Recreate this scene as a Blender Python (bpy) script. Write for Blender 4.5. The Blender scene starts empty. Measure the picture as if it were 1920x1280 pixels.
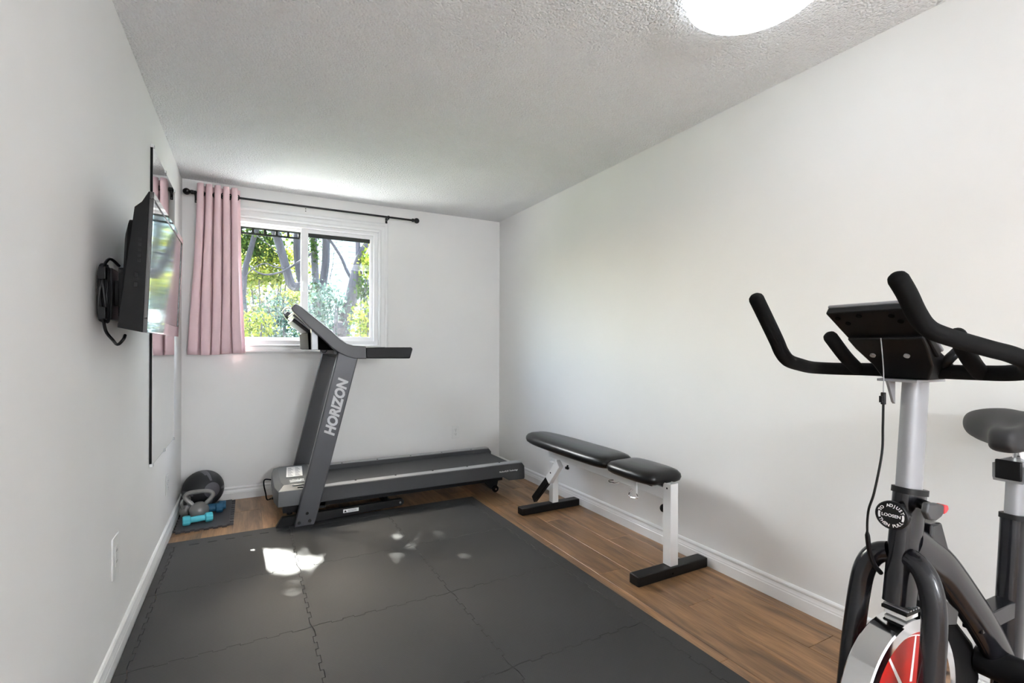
import bpy, bmesh, math, random
from mathutils import Vector, Matrix, Euler
R = math.radians
random.seed(7)
SC = bpy.context.scene
COL = SC.collection

# ------------------------------------------------------------------ camera
yaw, pitch, roll = 0.4941, 0.0021, 0.0024
fw = Vector((math.sin(yaw), math.cos(yaw), 0)); rt = Vector((math.cos(yaw), -math.sin(yaw), 0)); up = Vector((0, 0, 1))
fw2 = fw*math.cos(pitch) + up*math.sin(pitch); up2 = up*math.cos(pitch) - fw*math.sin(pitch)
rt3 = rt*math.cos(roll) + up2*math.sin(roll); up3 = up2*math.cos(roll) - rt*math.sin(roll)
cam = bpy.data.cameras.new('camera'); co = bpy.data.objects.new('camera', cam); COL.objects.link(co)
m = Matrix((rt3, up3, -fw2)).transposed().to_4x4(); m.translation = (0, 0, 1.1661)
co.matrix_world = m
cam.sensor_width = 36; cam.lens = 36*917.34/1920; cam.shift_y = 9.06/1920; cam.clip_start = 0.02; cam.clip_end = 300
SC.camera = co

# ------------------------------------------------------------------ world, sun, exposure
SUN_DIR = Vector((0.09, -1.0, -1.04)).normalized()   # direction the light travels
w = bpy.data.worlds.new('world'); SC.world = w; w.use_nodes = True
nt = w.node_tree; nt.nodes.clear()
out = nt.nodes.new('ShaderNodeOutputWorld'); bg = nt.nodes.new('ShaderNodeBackground'); sky = nt.nodes.new('ShaderNodeTexSky')
sky.sky_type = 'NISHITA'; sky.sun_disc = False; sky.sun_elevation = R(46); sky.sun_rotation = math.atan2(-0.09, 1.0)
sky.air_density = 1.3; sky.dust_density = 4.0
nt.links.new(sky.outputs[0], bg.inputs[0]); bg.inputs[1].default_value = 2.2; nt.links.new(bg.outputs[0], out.inputs[0])
sl = bpy.data.lights.new('sun', 'SUN'); sl.energy = 30; sl.angle = R(0.53); sl.color = (1, 0.96, 0.9)
so = bpy.data.objects.new('sun', sl); COL.objects.link(so); so.location = (3, 12, 10)
so.rotation_euler = SUN_DIR.to_track_quat('-Z', 'Y').to_euler()
vs = SC.view_settings; vs.view_transform = 'Standard'; vs.look = 'None'; vs.exposure = 1.12; vs.gamma = 1.0
vs.use_curve_mapping = False
LAMP_STRENGTH = 2.4; FILL_STRENGTH = 126.0

# ------------------------------------------------------------------ helpers
def lin(c):
    return tuple(((v/255)/12.92 if v/255 <= 0.04045 else ((v/255+0.055)/1.055)**2.4) for v in c) + (1,)

def mat(name, rgb, rough=0.5, metal=0.0, var=0.0, vscale=8.0, bump=0.0, bscale=200.0, bdist=0.001, spec=0.5, coat=0.0, stretch=None):
    m = bpy.data.materials.new(name); m.use_nodes = True
    n = m.node_tree.nodes; l = m.node_tree.links; p = n['Principled BSDF']
    p.inputs['Roughness'].default_value = rough; p.inputs['Metallic'].default_value = metal
    p.inputs['Specular IOR Level'].default_value = spec; p.inputs['Coat Weight'].default_value = coat
    base = lin(rgb); p.inputs['Base Color'].default_value = base
    tc = n.new('ShaderNodeTexCoord'); src = tc.outputs['Object']
    if stretch:
        mp = n.new('ShaderNodeMapping'); mp.inputs['Scale'].default_value = stretch; l.new(src, mp.inputs[0]); src = mp.outputs[0]
    nz = n.new('ShaderNodeTexNoise'); nz.inputs['Scale'].default_value = vscale; nz.inputs['Detail'].default_value = 4; l.new(src, nz.inputs[0])
    cr = n.new('ShaderNodeValToRGB')
    v = max(var, 0.02)
    cr.color_ramp.elements[0].position = 0.3; cr.color_ramp.elements[1].position = 0.7
    cr.color_ramp.elements[0].color = tuple(x*(1-v) for x in base[:3]) + (1,); cr.color_ramp.elements[1].color = tuple(min(1, x*(1+v)) for x in base[:3]) + (1,)
    l.new(nz.outputs[0], cr.inputs[0]); l.new(cr.outputs[0], p.inputs['Base Color'])
    if bump:
        bz = n.new('ShaderNodeTexNoise'); bz.inputs['Scale'].default_value = bscale; bz.inputs['Detail'].default_value = 3; l.new(src, bz.inputs[0])
        b = n.new('ShaderNodeBump'); b.inputs['Strength'].default_value = bump; b.inputs['Distance'].default_value = bdist
        l.new(bz.outputs[0], b.inputs['Height']); l.new(b.outputs[0], p.inputs['Normal'])
    return m

M = {}
M['wall'] = mat('wall_paint', (240, 239, 237), 0.62, var=0.01, vscale=1.5, bump=0.06, bscale=160, bdist=0.001, spec=0.35)
M['trim'] = mat('white_trim', (238, 238, 237), 0.32, bump=0.02, bscale=40)
M['vinyl'] = mat('white_vinyl', (240, 240, 240), 0.3)
M['black'] = mat('black_plastic', (16, 16, 17), 0.45, var=0.08, spec=0.22)
M['blackgloss'] = mat('gloss_black_plastic', (10, 10, 11), 0.2, spec=0.3)
M['rodblack'] = mat('black_rod_metal', (18, 17, 17), 0.35, metal=0.4)
M['mat'] = mat('charcoal_foam', (48, 48, 49), 0.62, var=0.06, vscale=3, spec=0.4)
M['matdark'] = mat('small_charcoal_foam', (56, 53, 55), 0.6, var=0.06, vscale=12, bump=0.4, bscale=260, bdist=0.002)
M['curtain'] = mat('pink_curtain_cloth', (238, 206, 210), 0.85, var=0.03, bump=0.25, bscale=900, bdist=0.0006)
M['tgrey'] = mat('treadmill_grey_plastic', (92, 94, 95), 0.42, var=0.03, bump=0.05, bscale=900, bdist=0.0004)
M['tmetal'] = mat('treadmill_grey_steel', (72, 73, 77), 0.4, metal=0.2, var=0.04)
M['tlight'] = mat('treadmill_light_rail', (150, 151, 152), 0.35, var=0.04)
M['tdark'] = mat('treadmill_dark_side', (60, 61, 63), 0.42, var=0.03)
M['silver'] = mat('silver_plastic', (165, 167, 169), 0.35, metal=0.2)
M['belt'] = mat('treadmill_belt_rubber', (52, 52, 53), 0.6, var=0.08, vscale=20, bump=0.3, bscale=700, bdist=0.0008)
M['steelwhite'] = mat('white_powder_steel', (232, 232, 231), 0.35, var=0.02)
M['steelblack'] = mat('black_powder_steel', (16, 16, 17), 0.4, spec=0.3, var=0.05)
M['vinylblack'] = mat('black_leatherette', (13, 13, 14), 0.3, spec=0.4, var=0.05, bump=0.18, bscale=420, bdist=0.0006)
M['chrome'] = mat('chrome', (225, 226, 228), 0.1, metal=1.0)
M['brushed'] = mat('brushed_steel', (190, 192, 196), 0.28, metal=0.9)
M['foam'] = mat('black_foam_grip', (18, 18, 18), 0.8, spec=0.1, var=0.1, vscale=60, bump=0.25, bscale=700, bdist=0.0006)
M['bikegrey'] = mat('bike_charcoal_gloss', (22, 22, 26), 0.17, spec=0.42)
M['bikesilver'] = mat('bike_silver_paint', (146, 147, 150), 0.42, metal=0.15)
M['red'] = mat('red_flywheel_paint', (168, 18, 12), 0.35)
M['redlogo'] = mat('red_print', (190, 45, 52), 0.4)
M['letter'] = mat('silver_print', (206, 207, 209), 0.45)
M['white'] = mat('white_print', (238, 238, 238), 0.5)
M['saddle'] = mat('saddle_vinyl', (40, 40, 41), 0.5, spec=0.3, var=0.06, bump=0.15, bscale=500, bdist=0.0005)
M['ballblack'] = mat('ball_black_rubber', (26, 26, 29), 0.5, bump=0.25, bscale=400, bdist=0.0008)
M['ballgrey'] = mat('ball_grey_rubber', (88, 86, 92), 0.5, bump=0.25, bscale=400, bdist=0.0008)
M['kettle'] = mat('grey_enamel_kettlebell', (122, 120, 118), 0.28, var=0.05, coat=0.4)
M['aqua'] = mat('aqua_neoprene', (84, 196, 212), 0.5, var=0.04)
M['navy'] = mat('dark_teal_neoprene', (24, 84, 116), 0.5, var=0.06)
M['paper'] = mat('white_paper', (232, 231, 228), 0.7, var=0.05, vscale=40)
M['ink'] = mat('grey_ink', (140, 140, 142), 0.7)
M['switch'] = mat('white_switch_plastic', (236, 236, 234), 0.3)
M['dark'] = mat('dark_hole', (6, 6, 6), 0.9, spec=0.05)
M['mirror'] = mat('mirror_silver', (240, 243, 242), 0.015, metal=1.0)
M['mirror_edge'] = mat('mirror_dark_edge', (10, 11, 11), 0.4, spec=0.2)
M['clip'] = mat('clear_plastic_clip', (220, 222, 222), 0.15)
M['screen'] = mat('tv_screen_glass', (8, 8, 9), 0.06, spec=0.9)
M['tvblack'] = mat('tv_black_shell', (20, 20, 20), 0.6, spec=0.15, var=0.03, bump=0.1, bscale=900, bdist=0.0004)
M['bezel'] = mat('tv_gloss_bezel', (14, 14, 15), 0.08, coat=1.0, spec=0.8)

def ceiling_mat():
    m = bpy.data.materials.new('popcorn_ceiling'); m.use_nodes = True
    n = m.node_tree.nodes; l = m.node_tree.links; p = n['Principled BSDF']
    p.inputs['Base Color'].default_value = lin((248, 248, 248)); p.inputs['Roughness'].default_value = 0.9
    tc = n.new('ShaderNodeTexCoord')
    a = n.new('ShaderNodeTexNoise'); a.inputs['Scale'].default_value = 130; a.inputs['Detail'].default_value = 3
    v = n.new('ShaderNodeTexVoronoi'); v.inputs['Scale'].default_value = 95
    mx = n.new('ShaderNodeMath'); mx.operation = 'SUBTRACT'
    l.new(tc.outputs['Object'], a.inputs[0]); l.new(tc.outputs['Object'], v.inputs[0]); l.new(a.outputs[0], mx.inputs[0]); l.new(v.outputs['Distance'], mx.inputs[1])
    b = n.new('ShaderNodeBump'); b.inputs['Strength'].default_value = 0.9; b.inputs['Distance'].default_value = 0.009
    l.new(mx.outputs[0], b.inputs['Height']); l.new(b.outputs[0], p.inputs['Normal'])
    return m
M['ceiling'] = ceiling_mat()

def mat_foam():
    m = M['mat']; n = m.node_tree.nodes; l = m.node_tree.links; p = n['Principled BSDF']
    tc = n.new('ShaderNodeTexCoord'); mp = n.new('ShaderNodeMapping'); mp.inputs['Rotation'].default_value = (0, 0, R(45)); mp.inputs['Scale'].default_value = (150, 150, 150)
    ck = n.new('ShaderNodeTexVoronoi'); ck.inputs['Scale'].default_value = 1.0; ck.inputs['Randomness'].default_value = 0.0
    l.new(tc.outputs['Object'], mp.inputs[0]); l.new(mp.outputs[0], ck.inputs[0])
    b = n.new('ShaderNodeBump'); b.inputs['Strength'].default_value = 0.5; b.inputs['Distance'].default_value = 0.0015; b.invert = True
    l.new(ck.outputs['Distance'], b.inputs['Height']); l.new(b.outputs[0], p.inputs['Normal'])
mat_foam()

def wood_mat():
    m = bpy.data.materials.new('laminate_wood'); m.use_nodes = True
    n = m.node_tree.nodes; l = m.node_tree.links; p = n['Principled BSDF']
    tc = n.new('ShaderNodeTexCoord'); oi = n.new('ShaderNodeObjectInfo')
    sc = n.new('ShaderNodeVectorMath'); sc.operation = 'MULTIPLY_ADD'
    mul = n.new('ShaderNodeMath'); mul.operation = 'MULTIPLY'; mul.inputs[1].default_value = 37.0; l.new(oi.outputs['Random'], mul.inputs[0])
    sc.inputs[1].default_value = (11.0, 1.6, 1.0); l.new(tc.outputs['Object'], sc.inputs[0]); l.new(mul.outputs[0], sc.inputs[2])
    n1 = n.new('ShaderNodeTexNoise'); n1.inputs['Scale'].default_value = 1.5; n1.inputs['Detail'].default_value = 7; n1.inputs['Distortion'].default_value = 0.8; l.new(sc.outputs[0], n1.inputs[0])
    sc2 = n.new('ShaderNodeVectorMath'); sc2.operation = 'MULTIPLY_ADD'; sc2.inputs[1].default_value = (110.0, 5.0, 1.0); l.new(tc.outputs['Object'], sc2.inputs[0]); l.new(mul.outputs[0], sc2.inputs[2])
    n2 = n.new('ShaderNodeTexNoise'); n2.inputs['Scale'].default_value = 1.4; n2.inputs['Detail'].default_value = 4; l.new(sc2.outputs[0], n2.inputs[0])
    cr = n.new('ShaderNodeValToRGB'); e = cr.color_ramp.elements
    e[0].position = 0.28; e[0].color = lin((102, 74, 48)); e[1].position = 0.74; e[1].color = lin((184, 138, 92))
    k = cr.color_ramp.elements.new(0.5); k.color = lin((150, 112, 73))
    l.new(n1.outputs[0], cr.inputs[0])
    mixg = n.new('ShaderNodeMix'); mixg.data_type = 'RGBA'; mixg.blend_type = 'MULTIPLY'; mixg.inputs[0].default_value = 0.55
    cr2 = n.new('ShaderNodeValToRGB'); cr2.color_ramp.elements[0].position = 0.35; cr2.color_ramp.elements[0].color = (0.55, 0.52, 0.5, 1); cr2.color_ramp.elements[1].position = 0.6
    l.new(n2.outputs[0], cr2.inputs[0]); l.new(cr.outputs[0], mixg.inputs[6]); l.new(cr2.outputs[0], mixg.inputs[7])
    hs = n.new('ShaderNodeHueSaturation'); hs.inputs['Saturation'].default_value = 0.95
    mr = n.new('ShaderNodeMapRange'); mr.inputs[3].default_value = 0.82; mr.inputs[4].default_value = 1.18; l.new(oi.outputs['Random'], mr.inputs[0]); l.new(mr.outputs[0], hs.inputs['Value'])
    l.new(mixg.outputs[2], hs.inputs['Color']); l.new(hs.outputs[0], p.inputs['Base Color'])
    p.inputs['Roughness'].default_value = 0.34
    b = n.new('ShaderNodeBump'); b.inputs['Strength'].default_value = 0.08; b.inputs['Distance'].default_value = 0.001; l.new(n2.outputs[0], b.inputs['Height']); l.new(b.outputs[0], p.inputs['Normal'])
    return m
M['wood'] = wood_mat()

def glass_mat():
    m = bpy.data.materials.new('window_glass'); m.use_nodes = True
    n = m.node_tree.nodes; l = m.node_tree.links; n.remove(n['Principled BSDF']); o = n['Material Output']
    t = n.new('ShaderNodeBsdfTransparent'); t.inputs[0].default_value = (0.96, 0.98, 0.97, 1)
    g = n.new('ShaderNodeBsdfGlossy'); g.inputs['Roughness'].default_value = 0.0
    f0 = n.new('ShaderNodeLayerWeight'); f0.inputs[0].default_value = 0.5
    fp_ = n.new('ShaderNodeMath'); fp_.operation = 'POWER'; fp_.inputs[1].default_value = 4.0; l.new(f0.outputs['Facing'], fp_.inputs[0])
    f = n.new('ShaderNodeMath'); f.operation = 'MULTIPLY_ADD'; f.inputs[1].default_value = 0.6; f.inputs[2].default_value = 0.04; l.new(fp_.outputs[0], f.inputs[0])
    mx = n.new('ShaderNodeMixShader'); l.new(f.outputs[0], mx.inputs[0]); l.new(t.outputs[0], mx.inputs[1]); l.new(g.outputs[0], mx.inputs[2]); l.new(mx.outputs[0], o.inputs[0])
    return m
M['glass'] = glass_mat()

def emit_mat(name, strength, rgb=(241, 247, 255)):
    m = bpy.data.materials.new(name); m.use_nodes = True
    p = m.node_tree.nodes['Principled BSDF']; p.inputs['Base Color'].default_value = lin((245, 245, 242))
    p.inputs['Emission Color'].default_value = lin(rgb); p.inputs['Emission Strength'].default_value = strength
    return m
M['lamp'] = emit_mat('lit_lamp_diffuser', LAMP_STRENGTH); M['fill_glow'] = emit_mat('fill_globe_glow', FILL_STRENGTH)

def leaf_mat(name, cols, transl=0.5):
    m = bpy.data.materials.new(name); m.use_nodes = True
    n = m.node_tree.nodes; l = m.node_tree.links; n.remove(n['Principled BSDF']); o = n['Material Output']
    g = n.new('ShaderNodeNewGeometry'); cr = n.new('ShaderNodeValToRGB')
    e = cr.color_ramp.elements; e[0].color = lin(cols[0]); e[1].color = lin(cols[-1])
    for i, c in enumerate(cols[1:-1]):
        k = e.new((i+1)/(len(cols)-1)); k.color = lin(c)
    l.new(g.outputs['Random Per Island'], cr.inputs[0])
    d = n.new('ShaderNodeBsdfDiffuse'); t = n.new('ShaderNodeBsdfTranslucent'); mx = n.new('ShaderNodeMixShader'); mx.inputs[0].default_value = transl
    l.new(cr.outputs[0], d.inputs[0]); l.new(cr.outputs[0], t.inputs[0]); l.new(d.outputs[0], mx.inputs[1]); l.new(t.outputs[0], mx.inputs[2]); l.new(mx.outputs[0], o.inputs[0])
    return m
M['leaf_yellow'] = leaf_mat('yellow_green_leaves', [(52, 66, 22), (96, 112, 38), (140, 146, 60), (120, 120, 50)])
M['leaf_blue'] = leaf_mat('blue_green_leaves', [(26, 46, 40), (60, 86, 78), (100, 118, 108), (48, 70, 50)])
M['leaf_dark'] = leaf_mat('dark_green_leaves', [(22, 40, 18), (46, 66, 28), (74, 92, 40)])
M['twig_leaf'] = leaf_mat('pale_dry_leaves', [(110, 100, 96), (140, 130, 122), (96, 98, 70), (150, 140, 120)], 0.35)
M['bark'] = mat('tree_bark', (44, 41, 47), 0.9, var=0.45, vscale=14, bump=0.8, bscale=26, bdist=0.03, stretch=(1, 1, 0.25))
M['siding'] = mat('pale_house_siding', (150, 160, 162), 0.7, var=0.04)
M['grass'] = mat('lawn_grass', (70, 86, 42), 0.9, var=0.3, vscale=3, bump=0.5, bscale=30, bdist=0.02)
M['concrete'] = mat('pale_concrete', (190, 188, 182), 0.85, var=0.08, vscale=4)
M['soffit'] = mat('dark_soffit', (24, 24, 24), 0.7)

PM = {}
def finish(name, bm, mt, parent=None, smooth=35, bevel=0.0, bseg=2, subsurf=0, local=False):
    bmesh.ops.recalc_face_normals(bm, faces=bm.faces)
    me = bpy.data.meshes.new(name); bm.to_mesh(me); bm.free()
    for x in (mt if isinstance(mt, (list, tuple)) else [mt]): me.materials.append(M[x] if isinstance(x, str) else x)
    if smooth:
        for p in me.polygons: p.use_smooth = True
        me.set_sharp_from_angle(angle=R(smooth))
    ob = bpy.data.objects.new(name, me); COL.objects.link(ob)
    if parent is not None:
        if not local and parent.name in PM: me.transform(PM[parent.name].inverted())
        ob.parent = parent
        if not local and parent.name not in PM and parent.type == 'MESH':
            PMp = Matrix.Translation(parent.location)
            me.transform(PMp.inverted())
    elif not local:
        vs_ = [v.co for v in me.vertices]
        c = Vector(((min(v.x for v in vs_)+max(v.x for v in vs_))/2, (min(v.y for v in vs_)+max(v.y for v in vs_))/2, min(v.z for v in vs_)))
        me.transform(Matrix.Translation(-c)); ob.location = c; PM[ob.name] = Matrix.Translation(c)
    if parent is not None: PM[ob.name] = PM.get(parent.name, Matrix.Identity(4)) if not local else Matrix.Identity(4)
    if bevel:
        b = ob.modifiers.new('bevel', 'BEVEL'); b.width = bevel; b.segments = bseg; b.limit_method = 'ANGLE'; b.angle_limit = R(40); b.harden_normals = False
    if subsurf:
        s = ob.modifiers.new('subsurf', 'SUBSURF'); s.levels = subsurf; s.render_levels = subsurf
    return ob

def tag(o, label=None, cat=None, group=None, kind=None):
    if label: o['label'] = label
    if cat: o['category'] = cat
    if group: o['group'] = group
    if kind: o['kind'] = kind
    return o

def empty(name, loc, label, cat, group=None, rot=(0, 0, 0)):
    o = bpy.data.objects.new(name, None); COL.objects.link(o); o.location = loc; o.rotation_euler = rot; o.empty_display_size = 0.1
    PM[o.name] = Matrix.Translation(loc) @ Euler(rot).to_matrix().to_4x4()
    return tag(o, label, cat, group)

def B(): return bmesh.new()

def box(bm, x0, x1, y0, y1, z0, z1, mi=0, mx=None):
    v = [bm.verts.new((x, y, z)) for z in (z0, z1) for y in (y0, y1) for x in (x0, x1)]
    if mx:
        for q in v: q.co = mx @ q.co
    for f in ((0, 2, 3, 1), (4, 5, 7, 6), (0, 1, 5, 4), (2, 6, 7, 3), (0, 4, 6, 2), (1, 3, 7, 5)):
        fc = bm.faces.new([v[i] for i in f]); fc.material_index = mi
    return bm

def bx(*a): return box(B(), *a)

def prism(bm, pts, a0, a1, plane='xz', mi=0, mx=None):
    def P(p, a):
        c = {'xz': (p[0], a, p[1]), 'xy': (p[0], p[1], a), 'yz': (a, p[0], p[1])}[plane]
        c = Vector(c); return mx @ c if mx else c
    A = [bm.verts.new(P(p, a0)) for p in pts]; Z = [bm.verts.new(P(p, a1)) for p in pts]
    n = len(pts)
    f = bm.faces.new(A); f.material_index = mi; f = bm.faces.new(Z[::-1]); f.material_index = mi
    for i in range(n):
        f = bm.faces.new((A[i], Z[i], Z[(i+1) % n], A[(i+1) % n])); f.material_index = mi
    return bm

def smooth_path(pts, n=6):
    pts = [Vector(p) for p in pts]; o = []
    for i in range(len(pts)-1):
        p0 = pts[max(i-1, 0)]; p1 = pts[i]; p2 = pts[i+1]; p3 = pts[min(i+2, len(pts)-1)]
        for k in range(n):
            t = k/n
            o.append(0.5*((2*p1)+(-p0+p2)*t+(2*p0-5*p1+4*p2-p3)*t*t+(-p0+3*p1-3*p2+p3)*t**3))
    o.append(pts[-1]); return o

def loft(bm, rings, caps=True, mi=0, closed=True):
    vr = [[bm.verts.new(p) for p in r] for r in rings]; n = len(rings[0])
    for a, b in zip(vr, vr[1:]):
        for i in range(n if closed else n-1):
            f = bm.faces.new((a[i], a[(i+1) % n], b[(i+1) % n], b[i])); f.material_index = mi
    if caps:
        f = bm.faces.new(vr[0][::-1]); f.material_index = mi; f = bm.faces.new(vr[-1]); f.material_index = mi
    return bm

def tube(bm, path, r, seg=12, rb=None, round_ends=False, mi=0, ref=None):
    path = [Vector(p) for p in path]; n = len(path)
    rs = list(r) if isinstance(r, (list, tuple)) else [r]*n
    k = (rb/rs[0]) if rb else 1.0
    T = []
    for i in range(n):
        T.append((path[min(i+1, n-1)]-path[max(i-1, 0)]).normalized())
    u = Vector(ref) if ref else (Vector((0, 0, 1)) if abs(T[0].z) < 0.9 else Vector((1, 0, 0)))
    rings = []
    def ring(c, t, u, s, q):
        v = t.cross(u).normalized()
        return [c+u*math.cos(2*math.pi*j/seg)*q+v*math.sin(2*math.pi*j/seg)*q*k for j in range(seg)]
    for i in range(n):
        t = T[i]; u = (u-t*u.dot(t)).normalized()
        if i == 0 and round_ends:
            for a in (80, 55, 28): rings.append(ring(path[0]-t*rs[0]*math.sin(R(a))*0.8, t, u, 0, rs[0]*math.cos(R(a))))
        rings.append(ring(path[i], t, u, 0, rs[i]))
        if i == n-1 and round_ends:
            for a in (28, 55, 80): rings.append(ring(path[i]+t*rs[i]*math.sin(R(a))*0.8, t, u, 0, rs[i]*math.cos(R(a))))
    return loft(bm, rings, True, mi)

def lathe(bm, prof, mx=None, seg=24, mi=0):
    mx = mx or Matrix.Identity(4); rings = []
    for r, z in prof:
        rings.append([mx @ Vector((max(r, 1e-4)*math.cos(2*math.pi*j/seg), max(r, 1e-4)*math.sin(2*math.pi*j/seg), z)) for j in range(seg)])
    return loft(bm, rings, True, mi)

def axis_mx(loc, d):
    q = Vector(d).to_track_quat('Z', 'Y'); return Matrix.Translation(loc) @ q.to_matrix().to_4x4()

def cyl(bm, loc, d, r, h, seg=16, mi=0, ch=0.0):
    prof = [(r, 0), (r, h)] if not ch else [(r-ch, 0), (r, ch), (r, h-ch), (r-ch, h)]
    return lathe(bm, prof, axis_mx(loc, d), seg, mi)

def text_bm(s, size, bold=0.0, shear=0.0, sx=1.0, depth=0.0006, align='CENTER'):
    cu = bpy.data.curves.new('lettering', 'FONT'); cu.body = s; cu.size = size; cu.offset = bold; cu.shear = shear; cu.extrude = depth
    cu.align_x = align; cu.align_y = 'CENTER'; cu.resolution_u = 3
    ob = bpy.data.objects.new('tmp_text', cu); COL.objects.link(ob)
    bpy.context.view_layer.update()
    me = bpy.data.meshes.new_from_object(ob.evaluated_get(bpy.context.evaluated_depsgraph_get()))
    COL.objects.unlink(ob); bpy.data.objects.remove(ob); bpy.data.curves.remove(cu)
    bm = B(); bm.from_mesh(me); bpy.data.meshes.remove(me)
    if sx != 1: bm.transform(Matrix.Diagonal((sx, 1, 1, 1)))
    return bm

def frame_mx(loc, xdir, ydir):
    x = Vector(xdir).normalized(); y = Vector(ydir); y = (y-x*y.dot(x)).normalized(); z = x.cross(y)
    m = Matrix((x, y, z)).transposed().to_4x4(); m.translation = loc; return m

# ------------------------------------------------------------------ room shell
XL, XR, YB, YF, H = -0.432, 2.178, 4.308, -3.20, 2.40
WT = 0.12
WX0, WX1, WZ0, WZ1 = -0.195, 0.995, 1.185, 2.165       # window opening
s = finish('floor', bx(XL, XR, YF, YB, -0.09, -0.009), 'matdark'); tag(s, 'brown wood laminate plank floor', kind='structure')
FLOOR = s
s = finish('ceiling', bx(XL-WT, XR+WT, YF-WT, YB+WT, H, H+0.1), 'ceiling'); tag(s, 'white popcorn textured ceiling', kind='structure')
s = finish('wall_left', bx(XL-WT, XL, YF-WT, YB+WT, -0.09, H), 'wall'); tag(s, 'off white painted wall with mirror and television', kind='structure')
s = finish('wall_right', bx(XR, XR+WT, YF-WT, YB+WT, -0.09, H), 'wall'); tag(s, 'off white painted wall behind the bench', kind='structure')
s = finish('wall_front', bx(XL, XR, YF-WT, YF, -0.09, H), 'wall'); tag(s, 'off white painted wall behind the viewer', kind='structure')
bm = B()
box(bm, XL, WX0, YB, YB+WT, -0.09, H); box(bm, WX1, XR, YB, YB+WT, -0.09, H)
box(bm, WX0, WX1, YB, YB+WT, -0.09, WZ0); box(bm, WX0, WX1, YB, YB+WT, WZ1, H)
WB = finish('wall_back', bm, 'wall'); tag(WB, 'off white painted wall with the window', kind='structure')
for dz in (0.0, -0.018):
    finish('screw_hole', cyl(B(), (0.407, YB+0.002, 2.29+dz), (0, -1, 0), 0.004, 0.004, 8), 'dark', WB)

# laminate planks, each its own piece
cache = {}
PW, PL = 0.1675, 1.21
k0 = 1.59
xs = []
x = k0
while x > XL: x -= PW
i = 0
def plank(x0, x1, y0, y1):
    key = (round(x1-x0, 4), round(y1-y0, 4))
    if key not in cache:
        b = bx(-(x1-x0)/2+0.0006, (x1-x0)/2-0.0006, -(y1-y0)/2+0.0006, (y1-y0)/2-0.0006, -0.008, 0)
        me = bpy.data.meshes.new('plank')
        bmesh.ops.bevel(b, geom=[e for e in b.edges if e.verts[0].co.z > -0.001 and e.verts[1].co.z > -0.001], offset=0.0012, segments=1, affect='EDGES')
        b.to_mesh(me); b.free(); me.materials.append(M['wood']); cache[key] = me
    o = bpy.data.objects.new('plank', cache[key]); COL.objects.link(o); o.parent = FLOOR
    o.location = Vector(((x0+x1)/2, (y0+y1)/2, 0))-FLOOR.location
while x < XR:
    x0, x1 = max(x, XL), min(x+PW, XR)
    if x1-x0 > 0.004:
        off = (i*0.4373) % PL
        y = YF-off
        while y < YB:
            y0, y1 = max(y, YF), min(y+PL, YB)
            if y1-y0 > 0.01: plank(x0, x1, y0, y1)
            y += PL
    x += PW; i += 1

# baseboards with a moulded profile
prof = [(0, 0), (0.016, 0), (0.016, 0.05), (0.0135, 0.054), (0.0135, 0.06), (0.0105, 0.066), (0.009, 0.076), (0.012, 0.082), (0.0115, 0.088), (0.006, 0.094), (0, 0.096)]
s = finish('baseboard_left', prism(B(), [(XL+a, b) for a, b in prof], YF, YB, 'xz'), 'trim', smooth=25); tag(s, 'white moulded baseboard along the wall with the mirror', kind='structure')
s = finish('baseboard_right', prism(B(), [(XR-a, b) for a, b in prof], YF, YB, 'xz'), 'trim', smooth=25); tag(s, 'white moulded baseboard behind the bench', kind='structure')
s = finish('baseboard_back', prism(B(), [(YB-a, b) for a, b in prof], XL+0.016, XR-0.016, 'yz'), 'trim', smooth=25); tag(s, 'white moulded baseboard under the window', kind='structure')
s = finish('baseboard_front', prism(B(), [(YF+a, b) for a, b in prof], XL+0.016, XR-0.016, 'yz'), 'trim', smooth=25); tag(s, 'white moulded baseboard behind the viewer', kind='structure')

# ------------------------------------------------------------------ window
win = bpy.data.objects.new('window_1', None); COL.objects.link(win); win.location = (0.4, YB, WZ0); PM[win.name] = Matrix.Translation((0.4, YB, WZ0))
tag(win, 'white two pane sliding window with moulded casing', kind='structure')
# casing: mitred boards with a stepped moulding profile (distance outward from opening, projection into room)
cp = [(0, 0), (0, 0.012), (0.006, 0.017), (0.016, 0.017), (0.022, 0.012), (0.05, 0.013), (0.058, 0.02), (0.07, 0.022), (0.082, 0.017), (0.086, 0.0)]
def casing(side):
    rings = []
    for end in (0, 1):
        r = []
        for o, p in cp:
            if side == 'top': c = ((WX0-o) if end == 0 else (WX1+o), YB-p, WZ1+o)
            elif side == 'bottom': c = ((WX0-o) if end == 0 else (WX1+o), YB-p, WZ0-o*0.8)
            elif side == 'left': c = (WX0-o, YB-p, (WZ0-o*0.8) if end == 0 else (WZ1+o))
            else: c = (WX1+o, YB-p, (WZ0-o*0.8) if end == 0 else (WZ1+o))
            r.append(Vector(c))
        rings.append(r)
    finish('casing_board', loft(B(), rings), 'trim', win, smooth=20)
for sd in ('top', 'bottom', 'left', 'right'): casing(sd)
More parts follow.
